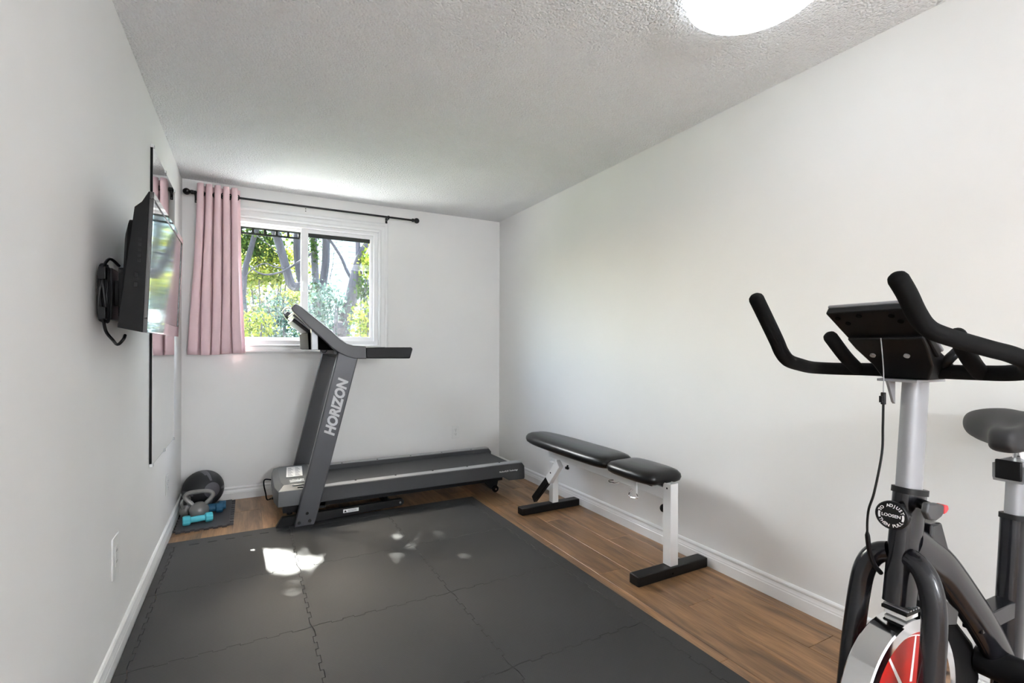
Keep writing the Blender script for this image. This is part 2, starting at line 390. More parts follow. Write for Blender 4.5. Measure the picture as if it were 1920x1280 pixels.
def rect_frame(name, x0, x1, z0, z1, wl, wr, wb, wtp, y0, y1, parent, mt='vinyl', bev=0.003):
    b = B()
    prism(b, [(x0, z0), (x1, z0), (x1, z1), (x0, z1)], y0, y1, 'xz'); 
    b.free(); b = B()
    o = [(x0, z0), (x1, z0), (x1, z1), (x0, z1)]; q = [(x0+wl, z0+wb), (x1-wr, z0+wb), (x1-wr, z1-wtp), (x0+wl, z1-wtp)]
    v = [[b.verts.new((p[0], y, p[1])) for p in L] for y in (y0, y1) for L in (o, q)]
    for i in range(4):
        j = (i+1) % 4
        b.faces.new((v[0][i], v[0][j], v[1][j], v[1][i])); b.faces.new((v[2][i], v[3][i], v[3][j], v[2][j]))
        b.faces.new((v[0][i], v[2][i], v[2][j], v[0][j])); b.faces.new((v[1][i], v[1][j], v[3][j], v[3][i]))
    return finish(name, b, mt, parent, bevel=bev)
rect_frame('window_frame', WX0, WX1, WZ0, WZ1, 0.038, 0.038, 0.032, 0.03, YB+0.004, YB+0.118, win)
# left (fixed, outer) and right (sliding, inner) sash
s1 = rect_frame('sash', WX0+0.038, 0.425, WZ0+0.032, WZ1-0.03, 0.035, 0.044, 0.026, 0.022, YB+0.066, YB+0.094, win)
finish('pane', bx(WX0+0.073, 0.381, YB+0.078, YB+0.082, WZ0+0.058, WZ1-0.052), 'glass', s1)
s2 = rect_frame('sash', 0.376, WX1-0.038, WZ0+0.032, WZ1-0.03, 0.055, 0.025, 0.035, 0.03, YB+0.03, YB+0.06, win)
finish('pane', bx(0.431, WX1-0.063, YB+0.043, YB+0.047, WZ0+0.067, WZ1-0.06), 'glass', s2)
finish('gasket', bx(0.431, WX1-0.063, YB+0.048, YB+0.058, WZ1-0.093, WZ1-0.06), 'black', s2)
finish('gasket', bx(WX0+0.073, 0.381, YB+0.083, YB+0.092, WZ1-0.058, WZ1-0.052), 'black', s1)
finish('latch', bx(0.385, 0.40, YB+0.018, YB+0.03, 1.62, 1.70), 'vinyl', s2, bevel=0.002)
# rolled insect screen bar seen behind the top of the fixed pane
b = B(); box(b, WX0+0.02, 0.40, YB+0.10, YB+0.112, 2.058, 2.072); box(b, WX0+0.02, 0.40, YB+0.10, YB+0.112, 2.104, 2.135)
for k in range(7): box(b, -0.15+k*0.085, -0.132+k*0.085, YB+0.10, YB+0.112, 2.07, 2.106)
finish('screen_bar', b, 'black', win)

# ------------------------------------------------------------------ curtain rod and curtain
RY, RZ = YB-0.08, 2.288
rod = empty('curtain_rod', (0.45, RY, RZ), 'thin black metal curtain rod with ball ends above the window', 'curtain rod')
finish('rod', tube(B(), [(-0.375, RY, RZ), (1.29, RY, RZ)], 0.0085, 12), 'rodblack', rod)
for xx, dd in ((-0.385, -1), (1.30, 1)):
    b = lathe(B(), [(0.0, -0.02)]+[(0.024*math.sin(R(a)), -0.024*math.cos(R(a))+0.012) for a in range(15, 180, 15)]+[(0, 0.036)], axis_mx((xx, RY, RZ), (dd, 0, 0)), 18)
    lathe(b, [(0.013, -0.032), (0.015, -0.028), (0.015, -0.014), (0.012, -0.01)], axis_mx((xx, RY, RZ), (dd, 0, 0)), 14)
    finish('finial', b, 'rodblack', rod)
for xx in (1.062, -0.345):
    b = bx(xx-0.009, xx+0.009, YB-0.004, YB-0.0005, RZ-0.055, RZ+0.01)
    box(b, xx-0.006, xx+0.006, RY-0.004, YB-0.003, RZ-0.018, RZ-0.009)
    lathe(b, [(0.0125, -0.007), (0.0125, 0.007)], axis_mx((xx, RY, RZ), (1, 0, 0)), 14)
    br = finish('bracket', b, 'rodblack', rod)
    finish('screw', cyl(B(), (xx, YB-0.003, RZ-0.044), (0, -1, 0), 0.0035, 0.003, 8), 'silver', br)

cur = empty('curtain', (-0.21, RY, 1.11), 'pale pink pleated grommet curtain drawn to the left of the window', 'curtain')
def curtain_rows():
    rows = []; nz, nt_ = 26, 150
    for iz in range(nz+1):
        t = iz/nz; z = 2.352-t*1.242
        xl = -0.335-0.050*t**1.3; xr = -0.066+0.030*t**1.2
        row = []
        for k in range(nt_+1):
            s_ = k/nt_; ph = s_*5.0*2*math.pi
            amp = 0.043*(1-0.15*t)*(0.85+0.15*math.sin(3*s_+1))
            xx = xl+(xr-xl)*s_+0.016*math.sin(2*ph+0.6)*(0.7+0.5*t)+0.006*math.sin(9*s_+5*t)*t
            yy = RY+amp*math.cos(ph)+0.006*math.sin(4*t+7*s_)*t
            row.append(Vector((xx, min(yy, YB-0.028), z-0.006*math.sin(5*s_)*t)))
        rows.append(row)
    return rows
rows = curtain_rows(); b = B()
vr = [[b.verts.new(p) for p in r] for r in rows]
for a, c in zip(vr, vr[1:]):
    for k in range(len(a)-1): b.faces.new((a[k], a[k+1], c[k+1], c[k]))
o = finish('cloth_panel', b, 'curtain', cur, smooth=180)
so_ = o.modifiers.new('solid', 'SOLIDIFY'); so_.thickness = 0.0025
def ring_bm(c, d, R0, r0, seg=20, s2=8):
    mx = axis_mx(c, d); bm = B(); rings = []
    for i in range(seg+1):
        a = 2*math.pi*i/seg
        rings.append([mx @ Vector(((R0+r0*math.cos(2*math.pi*j/s2))*math.cos(a), (R0+r0*math.cos(2*math.pi*j/s2))*math.sin(a), r0*math.sin(2*math.pi*j/s2))) for j in range(s2)])
    loft(bm, rings, False); bmesh.ops.remove_doubles(bm, verts=bm.verts, dist=1e-5); return bm
for k in range(11):
    ss = (k+0.5)/11
    xx = -0.335+0.273*ss
    finish('grommet', ring_bm((xx, RY, RZ), (1, 0.5*(-1)**k, 0), 0.019, 0.004), 'rodblack', cur)

# ------------------------------------------------------------------ mirror, television, wall plates
mir = empty('wall_mirror', (XL, 3.40, 0.575), 'tall frameless mirror clipped to the wall behind the television', 'mirror')
MX1 = XL+0.012
finish('glass_plate', bx(XL+0.0005, MX1-0.001, 2.985, 3.805, 0.575, 2.163), 'mirror_edge', mir)
finish('mirror_face', bx(MX1-0.001, MX1, 2.9875, 3.8025, 0.5775, 2.1605), 'mirror', mir)
for yy, zz, dz in ((2.995, 2.163, 1), (3.40, 2.163, 1), (3.79, 2.163, 1), (2.995, 0.575, -1), (3.40, 0.575, -1), (3.79, 0.575, -1)):
    finish('clip', bx(XL+0.0005, MX1+0.004, yy-0.012, yy+0.012, zz-0.008, zz+0.008), 'clip', mir, bevel=0.002)

TVY0, TVY1 = 1.90, 2.68
tilt = math.atan2(0.017, 0.445)
tv = empty('television', (-0.281, (TVY0+TVY1)/2, 1.21), 'flat black television on the wall, screen reflecting the window', 'television', rot=(0, tilt, 0))
hw = (TVY1-TVY0)/2; TH = 0.445
def L(name, bm, mt, par=tv, **k): return finish(name, bm, mt, par, local=True, **k)
shell = L('back_shell', prism(B(), [(-0.012, 0.0), (-0.075, 0.012), (-0.048, 0.39), (-0.030, 0.41), (-0.014, TH), (-0.012, TH)], -hw, hw, 'xz'), 'tvblack', bevel=0.004)
rings = []
for xx, g in ((-0.05, 0.0), (-0.075, 0.0), (-0.086, 0.03), (-0.089, 0.06)):
    y0, y1, z0, z1 = -hw+0.07+g, hw-0.07-g, 0.03+g*0.5, 0.37-g
    r = []
    for cx, cz, a0 in ((y1-0.04, z1-0.04, 0), (y0+0.04, z1-0.04, 90), (y0+0.04, z0+0.04, 180), (y1-0.04, z0+0.04, 270)):
        for a in (0, 30, 60, 90): r.append(Vector((xx, cx+0.04*math.cos(R(a0+a)), cz+0.04*math.sin(R(a0+a)))))
    rings.append(r)
L('back_bulge', loft(B(), rings), 'tvblack')
b = B()
for y0, y1, z0, z1 in ((-hw, hw, 0, 0.045), (-hw, hw, TH-0.022, TH), (-hw, -hw+0.022, 0.045, TH-0.022), (hw-0.022, hw, 0.045, TH-0.022)): box(b, -0.012, 0.0, y0, y1, z0, z1)
L('bezel', b, 'bezel', bevel=0.0015)
L('screen', bx(-0.012, -0.003, -hw+0.022, hw-0.022, 0.045, TH-0.022), 'screen')
for k in range(2):
    p_ = L('port', bx(-0.040, -0.030, -hw-0.0015, -hw+0.002, 0.14+k*0.03, 0.156+k*0.03), 'blackgloss', bevel=0.001)
for k in range(5): L('button', bx(-0.034, -0.026, -hw-0.001, -hw+0.002, 0.22+k*0.017, 0.228+k*0.017), 'black')

mt_ = empty('tv_wall_mount', (XL, 2.25, 1.2), 'black steel wall bracket behind the television', 'tv mount')
finish('wall_plate', bx(XL, XL+0.012, 2.17, 2.33, 1.26, 1.44), 'steelblack', mt_, bevel=0.002)
finish('arm', bx(XL+0.012, XL+0.034, 2.20, 2.30, 1.31, 1.40), 'steelblack', mt_, bevel=0.002)
finish('vertical_rail', bx(XL+0.034, XL+0.058, 2.14, 2.17, 1.27, 1.44), 'steelblack', mt_, bevel=0.002)
finish('vertical_rail', bx(XL+0.034, XL+0.058, 2.33, 2.36, 1.27, 1.44), 'steelblack', mt_, bevel=0.002)
cb = empty('power_cable', (-0.40, 2.0, 1.18), 'looped black cables hanging behind the television', 'cable')
b = B()
tube(b, smooth_path([(-0.375, 2.03, 1.43), (-0.392, 1.985, 1.445), (-0.405, 1.96, 1.40), (-0.408, 1.955, 1.33), (-0.402, 1.96, 1.26), (-0.398, 1.975, 1.215), (-0.38, 1.97, 1.187), (-0.36, 1.93, 1.172), (-0.345, 1.925, 1.188), (-0.343, 1.94, 1.202)], 5), 0.0045, 8)
finish('cord', b, 'blackgloss', cb)
b = B(); random.seed(3)
for k in range(6):
    pts = []
    for i in range(9):
        a = 2*math.pi*i/8+k*0.4
        pts.append((-0.405+0.009*math.sin(k*2+i), 1.985+0.028*math.cos(a)+0.006*math.sin(k*3), 1.335+(0.085+0.008*math.sin(k*1.7))*math.sin(a)))
    tube(b, smooth_path(pts, 4), 0.004, 7)
finish('coiled_cord', b, 'black', cb)
finish('plug', bx(-0.412, -0.392, 1.945, 1.965, 1.25, 1.29), 'blackgloss', cb, bevel=0.003)
finish('plug', bx(-0.412, -0.392, 1.945, 1.965, 1.375, 1.415), 'blackgloss', cb, bevel=0.003)

def wall_plate(name, label, cat, loc, wall, wd, ht, kind, group=None):
    # built facing +Y' local then rotated: local x along wall, z up, y out of the wall
    rz = {'left': R(-90), 'back': R(180)}[wall]
    e = empty(name, loc, label, cat, group, rot=(0, 0, rz))
    finish('plate', bx(-wd/2, wd/2, 0.0003, 0.006, -ht/2, ht/2), 'switch', e, local=True, bevel=0.003, bseg=2)
    if kind == 'decora':
        r_ = finish('insert', bx(-0.0185, 0.0185, 0.006, 0.0085, -0.036, 0.036), 'switch', e, local=True, bevel=0.002)
        for zz in (0.02, -0.02):
            for sx in (-0.006, 0.006): finish('slot', bx(sx-0.001, sx+0.001, 0.0085, 0.0088, zz-0.004, zz+0.004), 'dark', r_, local=True)
    else:
        for zz in (0.021, -0.021):
            b = cyl(B(), (0, 0.006, zz), (0, 1, 0), 0.0165, 0.002, 20, ch=0.0006)
            f_ = finish('socket', b, 'switch', e, local=True)
            for sx in (-0.0065, 0.0065): finish('slot', bx(sx-0.001, sx+0.001, 0.008, 0.0083, zz-0.001, zz+0.007), 'dark', f_, local=True)
            finish('slot', cyl(B(), (0, 0.008, zz-0.008), (0, 1, 0), 0.0025, 0.0003, 10), 'dark', f_, local=True)
        finish('screw', cyl(B(), (0, 0.006, 0), (0, 1, 0), 0.003, 0.001, 10), 'silver', e, local=True)
    return e
wall_plate('wall_outlet', 'white rectangular outlet plate low on the left wall, nearest the viewer', 'outlet', (XL, 2.275, 0.397), 'left', 0.10, 0.15, 'decora')
wall_plate('wall_outlet', 'small white outlet plate on the left wall above the dumbbells', 'outlet', (XL, 3.58, 0.335), 'left', 0.075, 0.118, 'duplex')
wall_plate('wall_outlet', 'white duplex outlet on the back wall above the treadmill deck', 'outlet', (1.718, YB, 0.371), 'back', 0.074, 0.122, 'duplex')

# ------------------------------------------------------------------ ceiling lamp
def ceiling_lamp(x, y, label, mt='lamp'):
    lamp = empty('ceiling_lamp', (x, y, H), label, 'ceiling lamp')
    finish('base', lathe(B(), [(0.20, -0.02), (0.205, -0.018), (0.205, 0)], Matrix.Translation((x, y, H-0.0005)), 40), 'steelwhite', lamp)
    pr_ = [(0.001, -0.072), (0.06, -0.071), (0.12, -0.067), (0.17, -0.058), (0.205, -0.044), (0.219, -0.032), (0.217, -0.022), (0.205, -0.018)]
    finish('diffuser', lathe(B(), pr_, Matrix.Translation((x, y, H)), 48), mt, lamp)
ceiling_lamp(1.51, 1.07, 'round glowing white flush ceiling lamp above the exercise bike')
pl = empty('fill_globe', (1.08, -2.80, 1.51), 'glowing white globe added behind the viewer as unseen fill light', 'added fill light')  # unseen globe added behind the camera to brighten the far walls and ceiling
finish('globe', lathe(B(), [(0.14*math.sin(R(a)), 1.65-0.14*math.cos(R(a))) for a in range(2, 171, 8)], Matrix.Translation((1.08, -2.80, 0)), 32), 'fill_glow', pl)
finish('stem', tube(B(), [(1.08, -2.80, 1.785), (1.08, -2.80, H-0.02)], 0.008, 10), 'brushed', pl)
finish('canopy', lathe(B(), [(0.02, -0.03), (0.06, -0.02), (0.06, -0.001)], Matrix.Translation((1.08, -2.80, H)), 24), 'brushed', pl)

# ------------------------------------------------------------------ foam mat tiles
TT = 0.012
tile_x = [-0.375, 0.235, 0.845, 1.455]
tile_y = [3.40, 2.785, 2.17, 1.555, 0.94]
NT, TD = 12, 0.011
def edge_teeth(p0, p1, phase, gap=0.0009):
    """toothed line from p0 to p1; phase +1/-1 decides which side the first tooth leans to (the neighbour uses the same line)."""
    p0 = Vector(p0); p1 = Vector(p1); d = (p1-p0); n = Vector((-d.y, d.x)).normalized(); pts = []
    m_ = 0.03
    L_ = d.length; u = d/L_
    pts.append(p0)
    step = (L_-2*m_)/NT
    for k in range(NT):
        a = p0+u*(m_+k*step); b_ = p0+u*(m_+(k+1)*step)
        sg = phase*(1 if k % 2 == 0 else -1)*TD/2
        e_ = 0.006*(1 if (k % 2 == 0) == (phase > 0) else -1)
        pts += [a+n*sg, b_+n*sg]
    return pts
def tile_poly(x0, x1, y0, y1, teeth):
    """ccw polygon; teeth: flags (bottom,right,top,left) True when interlocked."""
    P = []
    segs = [((x0, y0), (x1, y0)), ((x1, y0), (x1, y1)), ((x1, y1), (x0, y1)), ((x0, y1), (x0, y0))]
    ph = [1, 1, -1, -1]
    for (a, b_), t, p_, i in zip(segs, teeth, ph, range(4)):
        if t:
            if i >= 2:
                q = edge_teeth(b_, a, -p_); q = q[1:][::-1]; P += [Vector(a)]+q
            else: P += edge_teeth(a, b_, p_)
        else: P.append(Vector(a))
    return P
def tile(x0, x1, y0, y1, teeth, label, name='foam_mat_tile', cat='floor mat', group='charcoal foam mat tiles'):
    P = tile_poly(x0, x1, y0, y1, teeth); c = Vector(((x0+x1)/2, (y0+y1)/2))
    # shrink slightly for the joint
    Q = []
    n = len(P)
    for i in range(n):
        a, b_, d = P[i-1], P[i], P[(i+1) % n]
        e1 = (b_-a); e2 = (d-b_)
        e1 = e1.normalized() if e1.length > 1e-6 else e2.normalized(); e2 = e2.normalized() if e2.length > 1e-6 else e1
        n1 = Vector((-e1.y, e1.x)); n2 = Vector((-e2.y, e2.x))
        Q.append(b_+(n1+n2)*0.00065)
    b_ = prism(B(), [(q.x, q.y) for q in Q], 0.0004, TT, 'xy')
    top = [f for f in b_.faces if len(f.verts) > 4]
    o = finish(name, b_, 'mat', None, smooth=0)
    bv = o.modifiers.new('bevel', 'BEVEL'); bv.width = 0.0011; bv.segments = 1; bv.limit_method = 'ANGLE'; bv.angle_limit = R(60)
    return tag(o, label, cat, group)
colw = ['beside the left baseboard', 'in the middle column', 'in the column nearest the bench']
roww = ['first row from the treadmill', 'second row from the treadmill', 'third row from the treadmill', 'fourth row from the treadmill']
for r in range(4):
    for c in range(3):
        tile(tile_x[c], tile_x[c+1], tile_y[r+1], tile_y[r], (True, True, True, True), 'charcoal foam tile %s, %s' % (colw[c], roww[r]))
LX = XL+0.0175
for r in range(4):
    tile(LX, tile_x[0], tile_y[r+1], tile_y[r], (False, True, False, False), 'narrow foam edge strip against the left baseboard, %s' % roww[r], 'foam_edge_strip', 'mat edge', 'foam mat edge strips')
    tile(tile_x[3], 1.53, tile_y[r+1], tile_y[r], (False, False, False, True), 'narrow foam edge strip facing the bench, %s' % roww[r], 'foam_edge_strip', 'mat edge', 'foam mat edge strips')
tops = ['at the left wall end', 'in front of the treadmill upright', 'at the bench end']
for c in range(3):
    tile(tile_x[c] if c else LX, tile_x[c+1] if c < 2 else 1.53, tile_y[0], 3.484, (c == 1, False, False, False), 'charcoal foam edge strip along the treadmill side, %s' % tops[c], 'foam_edge_strip', 'mat edge', 'foam mat edge strips')

# small tile in the corner with open teeth
def small_tile():
    x0, x1, y0, y1 = -0.404, -0.105, 3.676, 4.262
    pts = []
    def run(a, b_, n, out):
        a = Vector(a); b_ = Vector(b_); d = (b_-a)/n
        nn = Vector((d.y, -d.x)).normalized()*out
        for k in range(n):
            p = a+d*k
            pts.extend([p+d*0.1, p+d*0.30] if False else [])
            pts.extend([p+d*0.22, p+d*0.16+nn, p+d*0.72+nn, p+d*0.66])
    run((x0, y0), (x1, y0), 6, 0.014); run((x1, y0), (x1, y1), 11, 0.022); pts.append(Vector((x1, y1))); pts.append(Vector((x0, y1)))
    run((x0, y1), (x0, y0), 11, 0.010)
    b_ = prism(B(), [(p.x, p.y) for p in pts], 0.0004, TT, 'xy')
    o = finish('foam_mat_tile', b_, 'matdark', None, smooth=0); 
    return tag(o, 'small dark foam tile with open jigsaw teeth under the dumbbells and ball', 'floor mat')
small_tile()

# ------------------------------------------------------------------ corner weights
def sphere_dir(c, r, pole, nu=48, nv=24):
    return axis_mx(c, pole)
bc = Vector((-0.283, 4.158, TT+0.131))
ball = empty('medicine_ball', (bc.x, bc.y, TT), 'black and grey medicine ball in the corner behind the kettlebell', 'medicine ball')
mx = axis_mx(bc, (0.49, -0.86, 0.08)); b = B(); rings = []
NU = 60
rv = [[b.verts.new(mx @ Vector((0.131*math.sin(math.pi*max(j, 0.02)/30)*math.cos(2*math.pi*i/NU), 0.131*math.sin(math.pi*max(j, 0.02)/30)*math.sin(2*math.pi*i/NU), 0.131*math.cos(math.pi*max(j, 0.02)/30)))) for i in range(NU)] for j in list(range(30))+[29.98]]
for j in range(30):
    for i in range(NU):
        f = b.faces.new((rv[j][i], rv[j][(i+1) % NU], rv[j+1][(i+1) % NU], rv[j+1][i]))
        fi = ((i+1) % 15)
        wdt = 1 if j < 9 else 2
        f.material_index = 1 if (j < 4 or (j >= 5 and fi < 1+wdt)) else 0
b.faces.new(rv[0]).material_index = 1; b.faces.new(rv[30]).material_index = 0
finish('shell', b, ['ballblack', 'ballgrey'], ball, smooth=60)
tx = text_bm('0T', 0.034, 0.0012); d_ = Vector((-0.52, -0.72, -0.46)).normalized()
tx.transform(frame_mx(bc+d_*0.1325, Vector((0.8, -0.55, -0.1)), Vector((-0.25, -0.35, 0.9)))); finish('lettering', tx, 'white', ball, smooth=0)

def kettlebell(loc, s_, rz, label, tx=0):
    e = empty('kettlebell', loc, label, 'kettlebell', rot=(tx, 0, rz))
    pf = [(0.0, 0.0), (0.036, 0.0), (0.046, 0.006)]+[(0.058*math.cos(R(a)), 0.056+0.056*math.sin(R(a))) for a in range(-45, 61, 15)]+[(0.024, 0.1095), (0.0, 0.112)]
    finish('bell', lathe(B(), [(r*s_, z*s_) for r, z in pf], None, 32), 'kettle', e, local=True, smooth=50)
    pts = [(-0.030, 0, 0.088), (-0.046, 0, 0.106), (-0.070, 0, 0.132), (-0.080, 0, 0.154), (-0.066, 0, 0.174), (-0.025, 0, 0.182), (0.025, 0, 0.182), (0.066, 0, 0.174), (0.080, 0, 0.154), (0.070, 0, 0.132), (0.046, 0, 0.106), (0.030, 0, 0.088)]
    finish('handle', tube(B(), smooth_path([Vector(p)*s_ for p in pts], 4), 0.0135*s_, 12), 'kettle', e, local=True, smooth=60)
    return e
kettlebell((-0.288, 3.888, TT+0.0005), 1.0, R(-6), 'grey kettlebell with wide loop handle behind the light blue dumbbell')
kettlebell((-0.374, 3.985, TT+0.0005), 0.66, R(70), 'smaller grey kettlebell against the left baseboard beside the ball')

def dumbbell(loc, ln, hr, rz, mt, label):
    e = empty('dumbbell', loc, label, 'dumbbell', 'dumbbells on the small foam tile', rot=(0, 0, rz))
    ap = hr*math.cos(math.pi/8)
    hl = ln*0.27
    for sg in (-1, 1):
        x0 = sg*(ln/2-hl); x1 = sg*ln/2; rings = []
        for xx, rr in ((x0, hr*0.7), (x0+sg*0.006, hr*0.95), (x0+sg*0.012, hr), (x1-sg*0.01, hr), (x1-sg*0.003, hr*0.92), (x1, hr*0.8)):
            rings.append([Vector((xx, rr*math.cos(2*math.pi*(j+0.5)/8), ap+rr*math.sin(2*math.pi*(j+0.5)/8))) for j in range(8)])
        finish('head', loft(B(), rings), mt, e, local=True, smooth=25, bevel=0.002)
    finish('grip', tube(B(), [(-(ln/2-hl)-0.002, 0, ap), (0, 0, ap), ((ln/2-hl)+0.002, 0, ap)], [hr*0.6, hr*0.66, hr*0.6], 14), mt, e, local=True)
    return e
dumbbell((-0.288, 3.795, TT), 0.168, 0.031, R(9), 'aqua', 'light aqua blue dumbbell at the front of the small foam tile')
dumbbell((-0.238, 3.978, TT), 0.17, 0.034, R(3), 'navy', 'dark teal dumbbell lying just behind the grey kettlebell')
dumbbell((-0.222, 4.044, TT), 0.17, 0.030, R(2), 'navy', 'dark teal dumbbell touching the medicine ball, rear of the pair')

# ------------------------------------------------------------------ treadmill
tm = empty('treadmill', (1.0, 3.80, 0), 'dark grey folding treadmill under the window', 'treadmill')
Y0, Y1 = 3.45, 4.15
def P(name, bm, mt, par=tm, **k): return finish(name, bm, mt, par, **k)
foot = [(0.155, 0.0135), (0.193, 0.072), (0.97, 0.083), (0.985, 0.065), (0.982, 0.046), (0.968, 0.036), (0.40, 0.0135)]
for i, (ya, yb) in enumerate(((3.45, 3.49), (4.11, 4.15))):
    pr = P('base_bar', prism(B(), foot, ya, yb, 'xz'), 'steelblack', bevel=0.003)
    P('bolt', cyl(B(), (0.955, ya if i == 0 else yb, 0.06), (0, -1 if i == 0 else 1, 0), 0.008, 0.004, 12), 'chrome', pr)
P('base_cross_bar', bx(0.28, 0.33, 3.49, 4.11, 0.02, 0.07), 'steelblack', bevel=0.003)
P('base_cross_bar', bx(0.86, 0.90, 3.49, 4.11, 0.04, 0.075), 'steelblack', bevel=0.003)
# warning sticker
st = P('warning_sticker', bx(0.567, 0.668, 3.4485, 3.4502, 0.045, 0.068), 'white')
P('warning_triangle', prism(B(), [(0.571, 0.049), (0.589, 0.049), (0.580, 0.064)], 3.4478, 3.4487, 'xz'), 'dark', st)
for k in range(4): P('print_line', bx(0.597, 0.66-0.008*(k % 2), 3.4479, 3.4486, 0.0485+k*0.0045, 0.0503+k*0.0045), 'ink', st)
# motor cover
def ringp(z, k, xr):
    base = [(0.168, 3.452), (0.150, 3.58), (0.150, 4.02), (0.168, 4.148), (xr, 4.148), (xr, 3.452)]
    cx, cy = 0.36, 3.80
    return [Vector((cx+(x_-cx)*(k if x_ < 0.3 else 1), cy+(y_-cy)*k, z)) for x_, y_ in base]
mc = P('motor_cover', loft(B(), [ringp(0.14, 1.0, 0.40), ringp(0.17, 1.0, 0.41), ringp(0.238, 0.985, 0.43), ringp(0.262, 0.80, 0.40)]), 'tgrey', bevel=0.003, bseg=2, smooth=20)
P('under_tray', bx(0.20, 0.46, 3.50, 4.10, 0.085, 0.14), 'black')
P('leveling_foot', cyl(B(), (0.24, 3.52, 0.07), (0, 0, 1), 0.018, 0.03, 14), 'black'); P('leveling_foot', cyl(B(), (0.24, 4.08, 0.07), (0, 0, 1), 0.018, 0.03, 14), 'black')
P('frame_tray', bx(0.42, 1.80, 3.50, 4.10, 0.10, 0.137), 'black')
P('deck_board', bx(0.41, 1.93, 3.53, 4.07, 0.137, 0.19), 'black')
# belt
bp = [(0.40, 0.191), (0.40, 0.202), (1.93, 0.202)]+[(1.93+0.03*math.sin(R(a)), 0.172+0.03*math.cos(R(a))) for a in (20, 45, 70, 90, 115, 140)]+[(1.93, 0.145), (1.93, 0.191)]
P('running_belt', prism(B(), bp, 3.535, 4.065, 'xz'), 'belt', smooth=30)
# side rails
rail = [(0.405, 0.138), (1.787, 0.135), (1.835, 0.103), (1.972, 0.099), (1.98, 0.110), (1.976, 0.205), (1.955, 0.232), (0.405, 0.236)]
for i, (ya, yb) in enumerate(((3.45, 3.531), (4.069, 4.15))):
    r_ = P('side_rail', prism(B(), rail, ya, yb, 'xz'), 'tdark', bevel=0.005)
    P('foot_rail_top', prism(B(), [(0.43, 3.458 if i == 0 else 4.078), (1.955, 3.452 if i == 0 else 4.075), (1.955, 3.526 if i == 0 else 4.148), (0.56, 3.524 if i == 0 else 4.142), (0.43, 3.505 if i == 0 else 4.142)], 0.233, 0.2395, 'xy'), 'tlight', r_, bevel=0.002)
    for k in range(5): P('screw', cyl(B(), (0.66+0.28*k, (3.515 if i == 0 else 4.085), 0.2393), (0, 0, 1), 0.007, 0.0012, 10), 'dark', r_)
    if i == 0:
        t_ = text_bm('PerfectFLEX Technology', 0.0165, 0.0002, 0.2); t_.transform(frame_mx((1.83, ya-0.0006, 0.181), (1, 0, 0.012), (0, 0, 1))); P('lettering', t_, 'white', r_, smooth=0)
for yy in (3.56, 4.04):
    P('roller_bracket', prism(B(), [(1.62, 0.135), (1.80, 0.135), (1.775, 0.03), (1.745, 0.012), (1.72, 0.03)], yy-0.012, yy+0.012, 'xz'), 'black', bevel=0.003)
    wsh = P('transport_wheel', cyl(B(), (1.755, yy-0.035, 0.027), (0, 1, 0), 0.0265, 0.022, 22, ch=0.004), 'blackgloss')
    P('axle_cap', cyl(B(), (1.755, yy-0.0375, 0.027), (0, 1, 0), 0.008, 0.004, 12), 'chrome', wsh)
# uprights
upl = [(0.259, 0.0135), (0.378, 0.0135), (0.392, 0.05), (0.652, 1.09), (0.524, 1.13)]
for i, (ya, yb) in enumerate(((3.400, 3.447), (4.153, 4.200))):
    u_ = P('upright', prism(B(), upl, ya, yb, 'xz'), 'tmetal', bevel=0.007, bseg=3)
    if i == 0:
        for bxx, bz in ((0.289, 0.04), (0.352, 0.045), (0.336, 0.095)):
            P('bolt', cyl(B(), (bxx, ya+0.001, bz), (0, -1, 0), 0.010, 0.006, 14, ch=0.002), 'steelblack', u_)
        d_ = Vector((0.652-0.392, 0, 1.04)).normalized(); n_ = Vector((-d_.z, 0, d_.x))
        t_ = text_bm('HORIZON', 0.089, 0.0042, 0.2, 0.90); t_.transform(frame_mx(Vector((0.515, ya-0.0006, 0.766)), d_, n_)); P('lettering', t_, 'letter', u_, smooth=0)
# console arms
arm = [(0.262, 1.440), (0.236, 1.412), (0.252, 1.387), (0.345, 1.294), (0.395, 1.250), (0.448, 1.197), (0.488, 1.158), (0.536, 1.122), (0.584, 1.099), (0.627, 1.087), (0.709, 1.086), (0.704, 1.169), (0.619, 1.175), (0.577, 1.187), (0.532, 1.219), (0.481, 1.269), (0.381, 1.351), (0.300, 1.419)]
for ya, yb, yc in ((3.398, 3.452, 3.425), (4.148, 4.202, 4.175)):
    a_ = P('console_arm', prism(B(), arm, ya, yb, 'xz'), 'tdark', bevel=0.005, bseg=2)
    P('arm_top_trim', prism(B(), [(0.262, 1.440), (0.300, 1.419), (0.381, 1.351), (0.481, 1.269), (0.532, 1.219), (0.577, 1.187), (0.619, 1.175), (0.704, 1.169), (0.704, 1.172), (0.620, 1.1785), (0.579, 1.191), (0.535, 1.223), (0.484, 1.273), (0.384, 1.355), (0.303, 1.423), (0.264, 1.444)], ya+0.006, yb-0.004, 'xz'), 'silver', a_)
    h_ = P('handle', prism(B(), [(0.706, 1.088), (0.706, 1.163), (1.02, 1.165), (1.033, 1.155), (1.013, 1.085)], ya+0.007, yb-0.007, 'xz'), 'black', a_, bevel=0.008, bseg=3)
